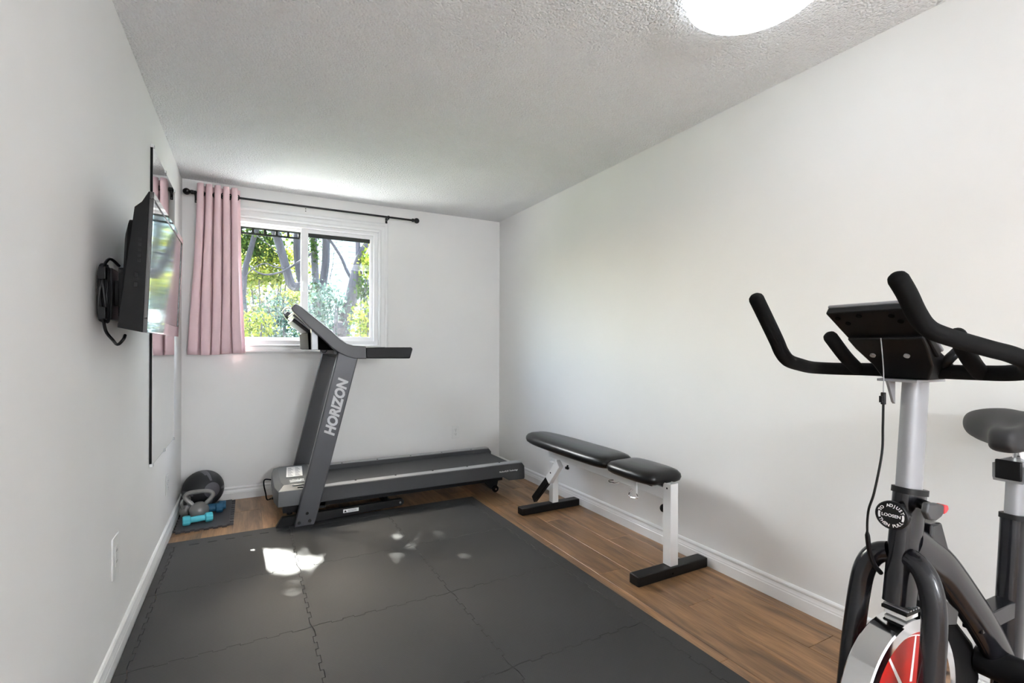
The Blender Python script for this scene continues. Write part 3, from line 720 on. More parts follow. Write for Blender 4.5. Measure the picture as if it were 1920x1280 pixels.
# console body between the arms
def cpan(off0, off1, s0, s1):
    a = Vector((0.262, 1.425)); d = (Vector((0.60, 1.15))-a).normalized(); n = Vector((d.y, -d.x))
    n = Vector((-abs(n.x), -abs(n.y)))
    return [tuple(a+d*s0+n*off0), tuple(a+d*s1+n*off0), tuple(a+d*s1+n*off1), tuple(a+d*s0+n*off1)]
P('console_panel', prism(B(), cpan(-0.002, 0.022, 0.02, 0.40), 3.452, 4.148, 'xz'), 'black', bevel=0.004)
P('console_rear_frame', prism(B(), cpan(0.022, 0.034, 0.03, 0.24), 3.66, 4.148, 'xz'), 'silver', bevel=0.004)
P('console_back_cover', prism(B(), cpan(0.036, 0.06, 0.05, 0.24), 3.72, 4.14, 'xz'), 'tdark', bevel=0.006)
P('console_lower_box', prism(B(), [(0.345, 1.262), (0.352, 1.148), (0.548, 1.142), (0.50, 1.19), (0.40, 1.268)], 3.50, 4.10, 'xz'), 'dark', bevel=0.004)
P('console_side_strut', prism(B(), [(0.362, 1.296), (0.366, 1.146), (0.406, 1.146), (0.404, 1.262)], 3.453, 3.50, 'xz'), 'silver', bevel=0.003)
P('console_side_strut', prism(B(), [(0.362, 1.296), (0.366, 1.146), (0.406, 1.146), (0.404, 1.262)], 4.10, 4.147, 'xz'), 'black', bevel=0.003)
P('tip_rail', tube(B(), smooth_path([(0.245, 3.45, 1.415), (0.225, 3.55, 1.425), (0.222, 3.80, 1.43), (0.225, 4.05, 1.425), (0.245, 4.15, 1.415)], 5), 0.006, 10), 'tdark')
P('cross_brace', prism(B(), [(0.50, 1.145), (0.60, 1.10), (0.595, 1.085), (0.50, 1.12)], 3.452, 4.148, 'xz'), 'tdark', bevel=0.003)
P('hanging_wire', tube(B(), smooth_path([(0.425, 3.50, 1.15), (0.435, 3.49, 1.132), (0.455, 3.49, 1.130), (0.47, 3.50, 1.15)], 5), 0.0022, 6), 'black')
P('power_cord', tube(B(), smooth_path([(0.16, 4.10, 0.165), (0.112, 4.12, 0.168), (0.105, 4.13, 0.13), (0.118, 4.14, 0.06), (0.13, 4.15, 0.006), (0.18, 4.18, 0.005), (0.4, 4.22, 0.005)], 5), 0.005, 8), 'black')
# papers on the motor cover
mb = empty('instruction_leaflet', (0.295, 3.86, 0.2635), 'folded white printed leaflet lying on the treadmill motor cover', 'leaflet', rot=(0, 0, R(-4)))
finish('sheet', bx(-0.052, 0.052, -0.15, 0.15, 0.0, 0.004), 'paper', mb, local=True, bevel=0.0006)
for k in range(9):
    for c in (-0.026, 0.022): finish('print_block', bx(c-0.017, c+0.016-0.006*(k % 3), -0.13+k*0.029, -0.118+k*0.029, 0.004, 0.0043), 'ink', mb, local=True)
bag = empty('small_plastic_bag', (0.29, 3.60, 0.262), 'crumpled clear plastic parts bag beside the leaflet', 'plastic bag')
b = B(); random.seed(5); g = [[b.verts.new((0.245+0.01*i+0.002*random.random(), 3.565+0.012*j, 0.2625+0.0015+0.006*random.random()*(0 < i < 9)*(0 < j < 6))) for j in range(7)] for i in range(10)]
for i in range(9):
    for j in range(6): b.faces.new((g[i][j], g[i+1][j], g[i+1][j+1], g[i][j+1]))
o = finish('film', b, 'clip', bag, smooth=0); o.modifiers.new('s', 'SOLIDIFY').thickness = 0.0012
o = finish('paper_card', bx(0.255, 0.335, 3.50, 3.545, 0.2585, 0.2605), 'paper'); tag(o, 'small white card on the near edge of the motor cover', 'card')
P('cover_slot', bx(0.285, 0.335, 3.474, 3.484, 0.243, 0.2478), 'dark', mc)

# ------------------------------------------------------------------ weight bench
bn = empty('weight_bench', (1.92, 2.45, 0), 'white steel flat weight bench with black padded seat and back', 'bench')
def Q(name, bm, mt, par=bn, **k): return finish(name, bm, mt, par, **k)
for i, (y0, y1) in enumerate(((1.80, 1.865), (2.945, 3.01))):
    f_ = Q('foot_bar', bx(1.672, 2.152, y0, y1, 0.0, 0.05), 'steelblack', bevel=0.004)
    for e0, e1 in ((1.669, 1.675), (2.149, 2.156)): Q('end_cap', bx(e0, e1, y0+0.002, y1-0.002, 0.002, 0.048), 'black', f_, bevel=0.002)
    if i == 0: Q('bolt_hole', cyl(B(), (1.90, 1.801, 0.02), (0, -1, 0), 0.005, 0.0015, 10), 'dark', f_)
# front post (open top square tube)
b = B(); x0, x1, y0, y1 = 1.897, 1.949, 1.812, 1.864
o_ = [(x0, y0), (x1, y0), (x1, y1), (x0, y1)]; t_ = 0.003; q_ = [(x0+t_, y0+t_), (x1-t_, y0+t_), (x1-t_, y1-t_), (x0+t_, y1-t_)]
v = [[b.verts.new((p[0], p[1], z)) for p in L_] for z, L_ in ((0.05, o_), (0.468, o_), (0.468, q_), (0.30, q_))]
for a, c in zip(v, v[1:]):
    for i in range(4): b.faces.new((a[i], a[(i+1) % 4], c[(i+1) % 4], c[i]))
b.faces.new(v[3]); b.faces.new(v[0])
fp = Q('front_post', b, 'steelwhite')
Q('bolt_hole', cyl(B(), (1.898, 1.838, 0.443), (-1, 0, 0), 0.005, 0.0015, 10), 'dark', fp)
Q('adjuster_knob', lathe(B(), [(0.008, 0), (0.008, 0.012), (0.02, 0.014), (0.022, 0.022), (0.018, 0.03), (0.0, 0.032)], axis_mx((1.921, 1.864, 0.325), (0, 1, 0)), 16), 'black', fp)
Q('pull_pin', tube(B(), [(1.945, 1.84, 0.075), (1.975, 1.83, 0.072)], 0.004, 8, round_ends=True), 'chrome', fp)
Q('main_rail', bx(1.90, 1.946, 1.864, 2.97, 0.382, 0.442), 'steelwhite', bevel=0.004)
Q('rear_post', bx(1.925, 1.975, 2.952, 3.002, 0.05, 0.34), 'steelwhite', bevel=0.004)
b = prism(B(), [(2.93, 0.30), (3.02, 0.30), (3.02, 0.345), (3.00, 0.372), (2.97, 0.38), (2.94, 0.37)], 1.947, 1.975, 'yz'); Q('rear_bracket', b, 'steelwhite', bevel=0.003)
# slanted support: white sleeve + black strut
def slant(p0, p1, wd, x0, x1):
    p0 = Vector(p0); p1 = Vector(p1); d = (p1-p0).normalized(); n = Vector((-d.y, d.x))*wd/2
    return prism(B(), [tuple(p0-n), tuple(p0+n), tuple(p1+n), tuple(p1-n)], x0, x1, 'yz')
sv = Q('support_sleeve', slant((2.93, 0.225), (2.80, 0.372), 0.062, 1.862, 1.90), 'steelwhite', bevel=0.004)
Q('bolt_hole', cyl(B(), (1.8625, 2.885, 0.29), (-1, 0, 0), 0.006, 0.0015, 10), 'dark', sv)
Q('support_strut', slant((3.135, 0.035), (2.90, 0.265), 0.050, 1.866, 1.896), 'steelblack', bevel=0.004)
Q('pop_pin', lathe(B(), [(0.006, 0), (0.006, 0.01), (0.013, 0.012), (0.015, 0.02), (0.011, 0.028), (0, 0.029)], axis_mx((1.90, 2.73, 0.372), (-0.3, 0, -1)), 14), 'black')
b = bx(1.888, 1.900, 2.055, 2.075, 0.355, 0.44); hk = Q('hook_plate', b, 'steelwhite', bevel=0.001)
Q('leg_hook', tube(B(), smooth_path([(1.88, 2.075, 0.38), (1.87, 2.085, 0.365), (1.868, 2.09, 0.345), (1.868, 2.075, 0.338), (1.868, 2.03, 0.345), (1.868, 2.02, 0.352), (1.872, 2.035, 0.366)], 4), 0.0035, 8), 'chrome', hk)
Q('leg_hook', tube(B(), smooth_path([(1.90, 2.26, 0.385), (1.88, 2.27, 0.384), (1.868, 2.26, 0.378), (1.868, 2.22, 0.382), (1.89, 2.20, 0.385)], 4), 0.0035, 8), 'chrome')
def pad(name, x0, x1, y0, y1, z0, z1, taper0, taper1):
    # outline: superellipse-like rounded pad, lofted in z
    cx = (x0+x1)/2; cy = (y0+y1)/2; hx = (x1-x0)/2; hy = (y1-y0)/2; n = 56
    def ring(z, k, kk):
        r = []
        for i in range(n):
            a = 2*math.pi*i/n; c, s_ = math.cos(a), math.sin(a); e = 0.34
            px = hx*math.copysign(abs(c)**e, c); py = hy*math.copysign(abs(s_)**0.36, s_)
            tp = 1-(taper1 if py > 0 else taper0)*(abs(py)/hy)**2
            px *= tp
            ox = px*(1-k/hx); oy = py*(1-k/hy)
            r.append(Vector((cx+ox, cy+oy, z+kk*(1-(oy/hy)**2))))
        return r
    h = z1-z0
    rings = [ring(z0, 0.05, 0), ring(z0+0.004, 0.02, 0), ring(z0+h*0.18, 0.006, 0), ring(z0+h*0.4, 0.0, 0), ring(z0+h*0.62, 0.003, 0), ring(z0+h*0.82, 0.016, 0), ring(z0+h*0.95, 0.038, 0), ring(z1, 0.075, 0.001), ring(z1+0.002, 0.11, 0.001)]
    p_ = Q(name, loft(B(), rings), 'vinylblack', smooth=70)
    Q('backing_board', bx(cx-hx*0.5, cx+hx*0.5, cy-hy*0.7, cy+hy*0.7, z0-0.010, z0+0.004), 'black', p_)
    return p_
pad('back_pad', 1.788, 2.062, 2.225, 3.215, 0.455, 0.532, 0.0, 0.22)
pad('seat_pad', 1.788, 2.062, 1.850, 2.232, 0.452, 0.525, 0.10, 0.05)

# ------------------------------------------------------------------ exercise bike (local frame: +x forward, +y towards the camera side, z up)
TH_ = R(177)
bike = empty('exercise_bike', (1.439, 0.588, 0), 'charcoal indoor cycling bike with red flywheel and multi grip handlebar', 'exercise bike', rot=(0, 0, TH_))
def K(name, bm, mt, par=bike, **k): return finish(name, bm, mt, par, local=True, **k)
def oval_tube(p0, p1, a, b_, seg=28, flare=None):
    p0 = Vector(p0); p1 = Vector(p1); t = (p1-p0).normalized(); u = Vector((1, 0, 0)); u = (u-t*u.dot(t)).normalized(); v = t.cross(u)
    def ring(c, k=1.0):
        r = []
        for j in range(seg):
            an = 2*math.pi*j/seg; cc, ss = math.cos(an), math.sin(an); e = 0.75
            r.append(c+u*a*k*math.copysign(abs(cc)**e, cc)+v*b_*k*math.copysign(abs(ss)**e, ss))
        return r
    return loft(B(), [ring(p0), ring(p1)])
# base stabilisers and lower frame
for uu in (0.20, -0.60):
    s_ = K('stabiliser', tube(B(), [(uu, -0.24, 0.035), (uu, 0.24, 0.035)], 0.027, 16), 'bikegrey')
    for yy in (-1, 1): K('end_cap', lathe(B(), [(0.034, 0), (0.034, 0.04), (0.028, 0.045)], axis_mx((uu, yy*0.215, 0.035), (0, yy, 0)), 16), 'black', s_)
K('lower_beam', tube(B(), [(0.20, 0, 0.06), (-0.60, 0, 0.06)], 0.035, 16, rb=0.025), 'bikegrey')
# head tube, collar, handlebar post
hp0 = Vector((0.066, 0, 0.560)); hp1 = Vector((0.020, 0, 0.825)); pt = Vector((-0.004, 0, 1.088))
ht = K('head_tube', oval_tube(hp0, hp1, 0.043, 0.027), 'bikegrey', smooth=40)
ax = (hp1-hp0).normalized()
K('collar', oval_tube(hp1-ax*0.012, hp1+ax*0.002, 0.046, 0.030), 'black', ht)
post = K('handlebar_post', oval_tube(hp1-ax*0.1, pt, 0.035, 0.021), 'bikesilver', smooth=40)
for k, (zz, rr) in enumerate(((0.962, 0.0085), (0.892, 0.007), (0.859, 0.007), (0.837, 0.0068), (0.99, 0.0))):
    if rr:
        t_ = (zz-hp1.z)/(pt.z-hp1.z); c_ = hp1.lerp(pt, t_)
        K('adjustment_hole', cyl(B(), c_+Vector((0.0342, 0.0, 0.004)), (1, 0, 0.12), rr, 0.0016, 14), 'dark', post)
K('post_flange', prism(B(), [(0.075, -0.045), (0.075, 0.040), (-0.05, 0.040), (-0.05, -0.045)], 1.086, 1.092, 'xy'), 'bikesilver', post, bevel=0.001)
K('post_gusset', prism(B(), [(0.040, 1.086), (0.070, 1.086), (0.047, 1.035), (0.040, 1.03)], -0.028, -0.022, 'xz'), 'bikesilver', post)
# round adjuster knob with lettering
kc = Vector((0.083, 0.0, 0.772))
kdir = Vector((0.985, 0.16, 0.05)).normalized()
kn = K('adjuster_knob', lathe(B(), [(0.012, -0.04), (0.012, -0.012), (0.022, -0.012), (0.024, 0.006), (0.0305, 0.010), (0.033, 0.014), (0.033, 0.024), (0.031, 0.027), (0.0, 0.0275)], axis_mx(kc, kdir), 36), 'black', smooth=30)
for i in range(6):
    a = 2*math.pi*i/6; mx_ = axis_mx(kc, kdir)
    b = lathe(B(), [(0.007, -0.010), (0.007, 0.010)], mx_ @ Matrix.Translation((0.022*math.cos(a), 0.022*math.sin(a), 0)), 10); K('grip_rib', b, 'black', kn)
side = Vector((0, 0, 1)).cross(kdir).normalized(); upk = kdir.cross(side)
fm = frame_mx(kc+kdir*0.0277, side, upk)
t_ = text_bm('LOOSEN', 0.0098, 0.0001); t_.transform(fm); K('lettering', t_, 'white', kn, smooth=0)
def arc_text(s_, r, a0, a1, flip):
    bm_ = B()
    for i, ch in enumerate(s_):
        if ch == ' ': continue
        a = R(a0+(a1-a0)*i/(len(s_)-1)); c = text_bm(ch, 0.0098, 0.0001)
        c.transform(fm @ Matrix.Translation((r*math.cos(a), r*math.sin(a), 0)) @ Matrix.Rotation(a-R(90) if not flip else a+R(90), 4, 'Z'))
        me = bpy.data.meshes.new('t'); c.to_mesh(me); c.free(); bm_.from_mesh(me); bpy.data.meshes.remove(me)
    return bm_
K('lettering', arc_text('TO ADJUST', 0.0235, 155, 25, False), 'white', kn, smooth=0)
K('lettering', arc_text('THEN PULL', 0.0235, 212, 328, True), 'white', kn, smooth=0)
for a0, a1 in ((165, 200), (-20, 15)):
    b = B(); n_ = 8
    pts = [(0.0255*math.cos(R(a0+(a1-a0)*i/n_)), 0.0255*math.sin(R(a0+(a1-a0)*i/n_))) for i in range(n_+1)]+[(0.0215*math.cos(R(a1+(a0-a1)*i/n_)), 0.0215*math.sin(R(a1+(a0-a1)*i/n_))) for i in range(n_+1)]
    prism(b, pts, -0.0004, 0.0006, 'xy', mx=fm); K('arc_mark', b, 'white', kn, smooth=0)
# T lever on the camera side / rear
lv = K('tension_lever_stem', cyl(B(), (0.035, 0.022, 0.800), (0.45, 1, -0.05), 0.012, 0.04, 12), 'black')
K('tension_lever', prism(B(), [(0.086, 0.817), (0.045, 0.811), (0.015, 0.803), (0.007, 0.794), (0.030, 0.778), (0.054, 0.772), (0.079, 0.778), (0.094, 0.796)], 0.054, 0.068, 'xz'), 'tdark', lv, bevel=0.004)
K('lever_tip', prism(B(), [(0.022, 0.806), (0.006, 0.802), (0.002, 0.793), (0.012, 0.786), (0.024, 0.784)], 0.0525, 0.0695, 'xz'), 'redlogo', lv, bevel=0.002)
# bottle style cover behind the head tube
K('brake_housing', prism(B(), [(-0.035, 0.735), (-0.082, 0.733), (-0.135, 0.62), (-0.03, 0.62)], -0.028, 0.02, 'xz'), 'bikegrey', bevel=0.005)
# curved main beam from head tube to rear bottom
path = smooth_path([(0.03, 0, 0.70), (-0.05, 0, 0.655), (-0.13, 0, 0.605), (-0.23, 0, 0.515), (-0.345, 0, 0.40), (-0.45, 0, 0.275), (-0.53, 0, 0.15)], 6)
K('main_beam', tube(B(), path, 0.047, 20, rb=0.030, ref=(0, 0, 1)), 'bikegrey', smooth=60)
# seat tube, collar, seat post, slider
st0 = Vector((-0.462, 0, 0.12)); st1 = Vector((-0.532, 0, 0.682)); st2 = Vector((-0.546, 0, 0.805))
seat_t = K('seat_tube', oval_tube(st0, st1, 0.043, 0.028), 'bikegrey', smooth=40)
ax2 = (st1-st0).normalized()
K('collar', oval_tube(st1-ax2*0.012, st1+ax2*0.002, 0.046, 0.031), 'black', seat_t)
K('white_stripe', bx(-0.5385, -0.5325, 0.0255, 0.0285, 0.47, 0.56), 'white', seat_t)
K('red_emblem', lathe(B(), [(0.0, 0), (0.016, 0.0005), (0.018, 0.0015), (0.0, 0.002)], axis_mx((-0.53, 0.0275, 0.60), (0, 1, 0)), 9), 'redlogo', seat_t)
K('seat_post', oval_tube(st1-ax2*0.1, st2, 0.033, 0.021), 'bikesilver', smooth=40)
K('slider_bracket', prism(B(), [(-0.034, 0.781), (0.030, 0.781), (0.036, 0.791), (0.036, 0.831), (0.030, 0.831), (0.028, 0.789), (-0.028, 0.789), (-0.030, 0.831), (-0.036, 0.831), (-0.036, 0.791)], -0.64, -0.49, 'yz'), 'bikesilver')
sd = K('seat_slider', bx(-0.66, -0.491, -0.027, 0.027, 0.791, 0.842), 'bikesilver', bevel=0.002)
K('slider_end_cap', bx(-0.494, -0.483, -0.0285, 0.0285, 0.789, 0.844), 'black', sd, bevel=0.003)
K('saddle_clamp', cyl(B(), (-0.560, 0, 0.840), (0, 0, 1), 0.016, 0.045, 16), 'chrome')
K('saddle_bracket', bx(-0.60, -0.51, -0.032, 0.032, 0.872, 0.892), 'black', bevel=0.005)
for yy in (-0.025, 0.025): K('saddle_rail', tube(B(), smooth_path([(-0.43, yy*0.6, 0.905), (-0.48, yy, 0.882), (-0.60, yy, 0.882), (-0.66, yy*1.5, 0.91)], 4), 0.0045, 8), 'black')
# saddle: lofted cross sections from nose to tail
secs = [(-0.395, 0.012, 0.926, 0.900), (-0.402, 0.024, 0.938, 0.884), (-0.425, 0.034, 0.946, 0.872), (-0.47, 0.044, 0.950, 0.874), (-0.51, 0.068, 0.955, 0.874), (-0.55, 0.108, 0.966, 0.870), (-0.59, 0.140, 0.977, 0.868), (-0.63, 0.152, 0.983, 0.872), (-0.662, 0.146, 0.980, 0.884), (-0.684, 0.118, 0.971, 0.902), (-0.695, 0.07, 0.958, 0.92)]
rings = []
for uu, hw_, zt, zb in secs:
    r = []
    for j in range(36):
        a = 2*math.pi*j/36; c, s_ = math.cos(a), math.sin(a)
        yy = hw_*math.copysign(abs(c)**0.75, c); zc = (zt+zb)/2; hh = (zt-zb)/2
        zz = zc+hh*math.copysign(abs(s_)**(0.7 if s_ > 0 else 0.45), s_)
        if s_ > 0: zz -= 0.011*math.exp(-(yy/0.016)**2)*(1 if uu < -0.44 else 0.2)
        if s_ < 0 and hw_ > 0.06: zz += 0.012*(abs(yy)/hw_)**3
        r.append(Vector((uu, yy, zz)))
    rings.append(r)
bm_ = loft(B(), rings)
bm_.transform(Matrix.Translation((-0.56, 0, 0)) @ Matrix.Rotation(R(5), 4, 'Z') @ Matrix.Translation((0.56, 0, 0)))
sdl = K('saddle', bm_, 'saddle', smooth=75, subsurf=1)
t_ = text_bm('BI', 0.017, 0.0004); t_.transform(frame_mx((-0.474, 0.050, 0.897), (-0.72, 0.69, 0), (0, 0, 1))); K('lettering', t_, 'white', sdl, smooth=0)
# cross link between main beam and seat tube
K('cross_link', bx(-0.47, -0.28, -0.022, 0.022, 0.405, 0.452), 'bikegrey', bevel=0.003)
# fork
def fork(sg):
    pts = [(0.066, sg*0.022, 0.672), (0.070, sg*0.040, 0.665), (0.075, sg*0.058, 0.645), (0.080, sg*0.071, 0.610), (0.086, sg*0.078, 0.56), (0.100, sg*0.081, 0.48), (0.118, sg*0.082, 0.38), (0.135, sg*0.083, 0.25), (0.155, sg*0.084, 0.06)]
    return tube(B(), smooth_path(pts, 5), 0.0238, 18)
for sg in (-1, 1): K('fork_leg', fork(sg), 'bikegrey', smooth=60)
# flywheel
wc = Vector((0.067, 0, 0.335)); RW = 0.192
fwl = K('flywheel', lathe(B(), [(0.158, -0.018), (0.165, -0.030), (RW-0.003, -0.030), (RW, -0.027), (RW, 0.027), (RW-0.003, 0.030), (0.165, 0.030), (0.158, 0.018)], axis_mx(wc, (0, 1, 0)), 96), 'chrome', smooth=30)
K('wheel_disc', lathe(B(), [(0.159, -0.019), (0.159, 0.019)], axis_mx(wc, (0, 1, 0)), 72), 'red', fwl)
for sg in (-1, 1):
    yv = sg*0.0195
    b = B()
    n_ = 72; 
    for r0, r1 in ((0.150, 0.153),):
        vv = [[b.verts.new((wc.x+r_*math.cos(2*math.pi*i/n_), yv, wc.z+r_*math.sin(2*math.pi*i/n_))) for i in range(n_)] for r_ in (r0, r1)]
        for i in range(n_): b.faces.new((vv[0][i], vv[0][(i+1) % n_], vv[1][(i+1) % n_], vv[1][i]))
    K('rim_line', b, 'white', fwl, smooth=0)
    for i in range(8):
        a = R(90+12+45*i); d = Vector((math.cos(a), 0, math.sin(a))); n2 = Vector((-d.z, 0, d.x))
        b = B(); q_ = []
        for rr, ww in ((0.045, 0.0055), (0.151, 0.0035)):
            q_ += [wc+d*rr+n2*ww, wc+d*rr-n2*ww]
        vv = [b.verts.new((q.x, yv, q.z)) for q in (q_[0], q_[1], q_[3], q_[2])]; b.faces.new(vv); K('spoke_stripe', b, 'white', fwl, smooth=0)
K('hub', cyl(B(), (wc.x, -0.10, wc.z), (0, 1, 0), 0.022, 0.20, 20), 'brushed', fwl)
# brake pad block over the wheel
K('brake_pad', bx(0.035, 0.085, -0.024, 0.024, 0.529, 0.541), 'paper', bevel=0.002)
pb = K('brake_pad_holder', bx(0.03, 0.09, -0.027, 0.027, 0.541, 0.549), 'black', bevel=0.001)
for k in range(5): K('holder_rib', bx(0.034+0.011*k, 0.039+0.011*k, -0.026, 0.026, 0.549, 0.552), 'silver', pb)
# sloping brake bracket behind the wheel
K('rear_bracket', prism(B(), [(0.02, 0.56), (-0.06, 0.56), (-0.14, 0.505), (-0.13, 0.470), (-0.04, 0.49), (0.0, 0.53)], -0.03, 0.03, 'xz'), 'bikegrey', bevel=0.004)
# belt guard
bgd = K('belt_guard', loft(B(), [[Vector((x_, yy, z_)) for x_, z_ in [(-0.02+0.0, 0.46), (-0.14, 0.475), (-0.26, 0.44), (-0.38, 0.33), (-0.42, 0.22), (-0.36, 0.13), (-0.15, 0.12), (-0.03, 0.2)]] for yy in (-0.085, -0.034)]), 'black', bevel=0.014, bseg=3)
K('crank_hub', cyl(B(), (-0.40, -0.035, 0.285), (0, 1, 0), 0.042, 0.125, 24, ch=0.006), 'black')
K('crank_axle', cyl(B(), (-0.40, 0.09, 0.285), (0, 1, 0), 0.016, 0.045, 14), 'blackgloss')
K('crank_arm', prism(B(), [(-0.415, 0.275), (-0.39, 0.268), (-0.33, 0.12), (-0.355, 0.112)], 0.122, 0.138, 'xz'), 'brushed', bevel=0.003)
K('pedal', bx(-0.39, -0.295, 0.145, 0.235, 0.105, 0.13), 'black', bevel=0.006)
K('crank_arm', prism(B(), [(-0.385, 0.295), (-0.41, 0.302), (-0.47, 0.45), (-0.445, 0.458)], -0.112, -0.096, 'xz'), 'brushed', bevel=0.003)
K('pedal', bx(-0.505, -0.41, -0.205, -0.115, 0.44, 0.465), 'black', bevel=0.006)
# handlebar
hb = K('handlebar', tube(B(), smooth_path([
    (0.372, -0.150, 1.284), (0.350, -0.150, 1.254), (0.299, -0.152, 1.187), (0.273, -0.156, 1.156), (0.232, -0.166, 1.134), (0.148, -0.190, 1.121), (0.075, -0.212, 1.113), (0.035, -0.205, 1.110), (0.008, -0.170, 1.109),
    (0.000, -0.120, 1.110), (0.0, 0.0, 1.111), (0.004, 0.120, 1.112), (0.016, 0.175, 1.114), (0.040, 0.214, 1.122), (0.075, 0.224, 1.140), (0.110, 0.212, 1.155),
    (0.159, 0.195, 1.167), (0.257, 0.166, 1.192), (0.295, 0.157, 1.208), (0.318, 0.152, 1.233), (0.346, 0.150, 1.269), (0.374, 0.150, 1.294)], 5), 0.0170, 18, round_ends=True), 'foam', smooth=60)
for sg in (-1, 1):
    K('short_grip', tube(B(), smooth_path([(0.010, sg*0.128, 1.112), (0.06, sg*0.129, 1.145), (0.118, sg*0.131, 1.195)], 4), 0.0165, 16, round_ends=True), 'foam', hb, smooth=60)
    K('phone_rest', tube(B(), smooth_path([(0.0, sg*0.055, 1.12), (0.02, sg*0.075, 1.14), (0.0, sg*0.088, 1.165), (-0.03, sg*0.088, 1.185)], 4), 0.011, 12, round_ends=True), 'black', hb, smooth=60)
# console plate (leaning forward over the bars) and its mounting
nrm = Vector((0.62, 0, 1)).normalized()
cbk = K('console_bracket', loft(B(), [[Vector(p) for p in r] for r in (
    [(0.050, -0.046, 1.092), (0.050, 0.050, 1.092), (-0.03, 0.050, 1.092), (-0.03, -0.046, 1.092)],
    [(0.066, -0.060, 1.125), (0.066, 0.066, 1.125), (-0.03, 0.066, 1.128), (-0.03, -0.060, 1.128)],
    [(0.112, -0.074, 1.164), (0.112, 0.076, 1.164), (0.088, 0.076, 1.176), (0.088, -0.074, 1.176)],
    [(0.140, -0.078, 1.188), (0.140, 0.080, 1.188), (0.125, 0.080, 1.203), (0.125, -0.078, 1.203)])]), 'black', smooth=25, bevel=0.004)
def cplate(u0, z0, u1, z1, wb, wt, t0, t1):
    a = Vector((u0, 0, z0)); c = Vector((u1, 0, z1)); d = (c-a).normalized(); n = Vector((-d.z, 0, d.x))
    return loft(B(), [[a+Vector((0, -wb, 0))+n*t, a+Vector((0, wb, 0))+n*t, c+Vector((0, wt, 0))+n*t, c+Vector((0, -wt, 0))+n*t] for t in (t0, t1)])
cs = K('console', cplate(0.065, 1.145, 0.205, 1.250, 0.078, 0.090, 0.0, 0.018), 'black', bevel=0.003)
K('console_face', cplate(0.063, 1.143, 0.206, 1.251, 0.080, 0.092, 0.018, 0.026), 'bikesilver', cs, bevel=0.003)
K('console_screen', cplate(0.085, 1.160, 0.19, 1.239, 0.06, 0.07, 0.026, 0.0275), 'blackgloss', cs)
for yy in (-0.042, 0.030):
    K('screw', cyl(B(), (0.096, yy, 1.150), (0.65, 0, -0.76), 0.006, 0.004, 14), 'silver', cbk)
for yy, ss in ((-0.07, 0.155), (-0.055, 0.135), (0.045, 0.155), (0.055, 0.135), (-0.02, 0.16)):
    K('rubber_foot', cyl(B(), (0.065+0.8*ss-0.001, yy, 1.145+0.6*ss+0.001), (0.6, 0, -0.8), 0.006, 0.0035, 12), 'dark', cs)
K('sensor_wire', tube(B(), smooth_path([(0.140, -0.002, 1.190), (0.137, 0.0, 1.15), (0.132, 0.0, 1.107), (0.133, 0, 1.06)], 5), 0.0012, 8), 'silver')
cn = K('wire_connector', cyl(B(), (0.133, 0, 1.035), (0, 0, 1), 0.0052, 0.028, 10, ch=0.001), 'black')
K('connector_latch', bx(0.136, 0.143, -0.004, 0.002, 1.04, 1.055), 'black', cn)
K('lower_wire', tube(B(), smooth_path([(0.133, 0, 1.036), (0.131, -0.002, 0.982), (0.135, -0.002, 0.92), (0.150, -0.010, 0.83), (0.148, -0.024, 0.78), (0.140, -0.030, 0.72), (0.115, -0.034, 0.655), (0.085, -0.03, 0.62)], 6), [0.0026]*30+[0.0055]*13, 10), 'black')

# ------------------------------------------------------------------ outdoors
g_ = finish('ground', bx(-25, 30, YB+0.6, 45, -0.8, -0.6), 'grass'); tag(g_, 'green lawn outside the window', kind='structure')

pt_ = finish('bounce_slab', bx(-6, 8, YB+0.14, 7.2, -0.6, -0.55), 'concrete'); tag(pt_, 'unseen pale concrete slab added outside to bounce sunlight indoors', kind='structure')  # below the view, added to bounce sunlight up onto the ceiling
def leaves(pts, size, seed=0, flat=0.0):
    """pts: leaf centres; each leaf a bent six sided blade."""
    rnd = random.Random(seed); V = []; F = []
    for p in pts:
        s_ = size*rnd.uniform(0.6, 1.3)
        q = Euler((rnd.uniform(-1.3, 1.3), rnd.uniform(-1.3, 1.3), rnd.uniform(0, 6.28))).to_matrix()
        base = len(V)
        for lx, ly, lz in ((-1, 0, 0), (-0.3, -0.5, 0.12), (0.5, -0.38, 0.1), (1, 0, 0), (0.5, 0.38, 0.1), (-0.3, 0.5, 0.12)):
            V.append(Vector(p)+q @ Vector((lx*s_, ly*s_, lz*s_)))
        F += [(base, base+1, base+2, base+3), (base, base+3, base+4, base+5)]
    return V, F
def leaf_obj(name, V, F, mt, parent):
    me = bpy.data.meshes.new(name); off = parent.location
    me.from_pydata([tuple(v-off) for v in V], [], F); me.materials.append(M[mt])
    o = bpy.data.objects.new(name, me); COL.objects.link(o); o.parent = parent; o['kind'] = 'stuff'
    return o
def blob(c, r, n, seed, clumps=14):
    rnd = random.Random(seed); c = Vector(c); out = []
    cl = []
    for k in range(clumps):
        d = Vector((rnd.gauss(0, 1), rnd.gauss(0, 1), rnd.gauss(0, 1))).normalized()*rnd.random()**0.4
        cl.append((c+Vector((d.x*r[0], d.y*r[1], d.z*r[2])), rnd.uniform(0.16, 0.4)))
    for i in range(n):
        p, k = cl[rnd.randrange(clumps)]
        out.append(p+Vector((rnd.gauss(0, 1)*r[0], rnd.gauss(0, 1)*r[1], rnd.gauss(0, 1)*r[2]))*k)
    return out
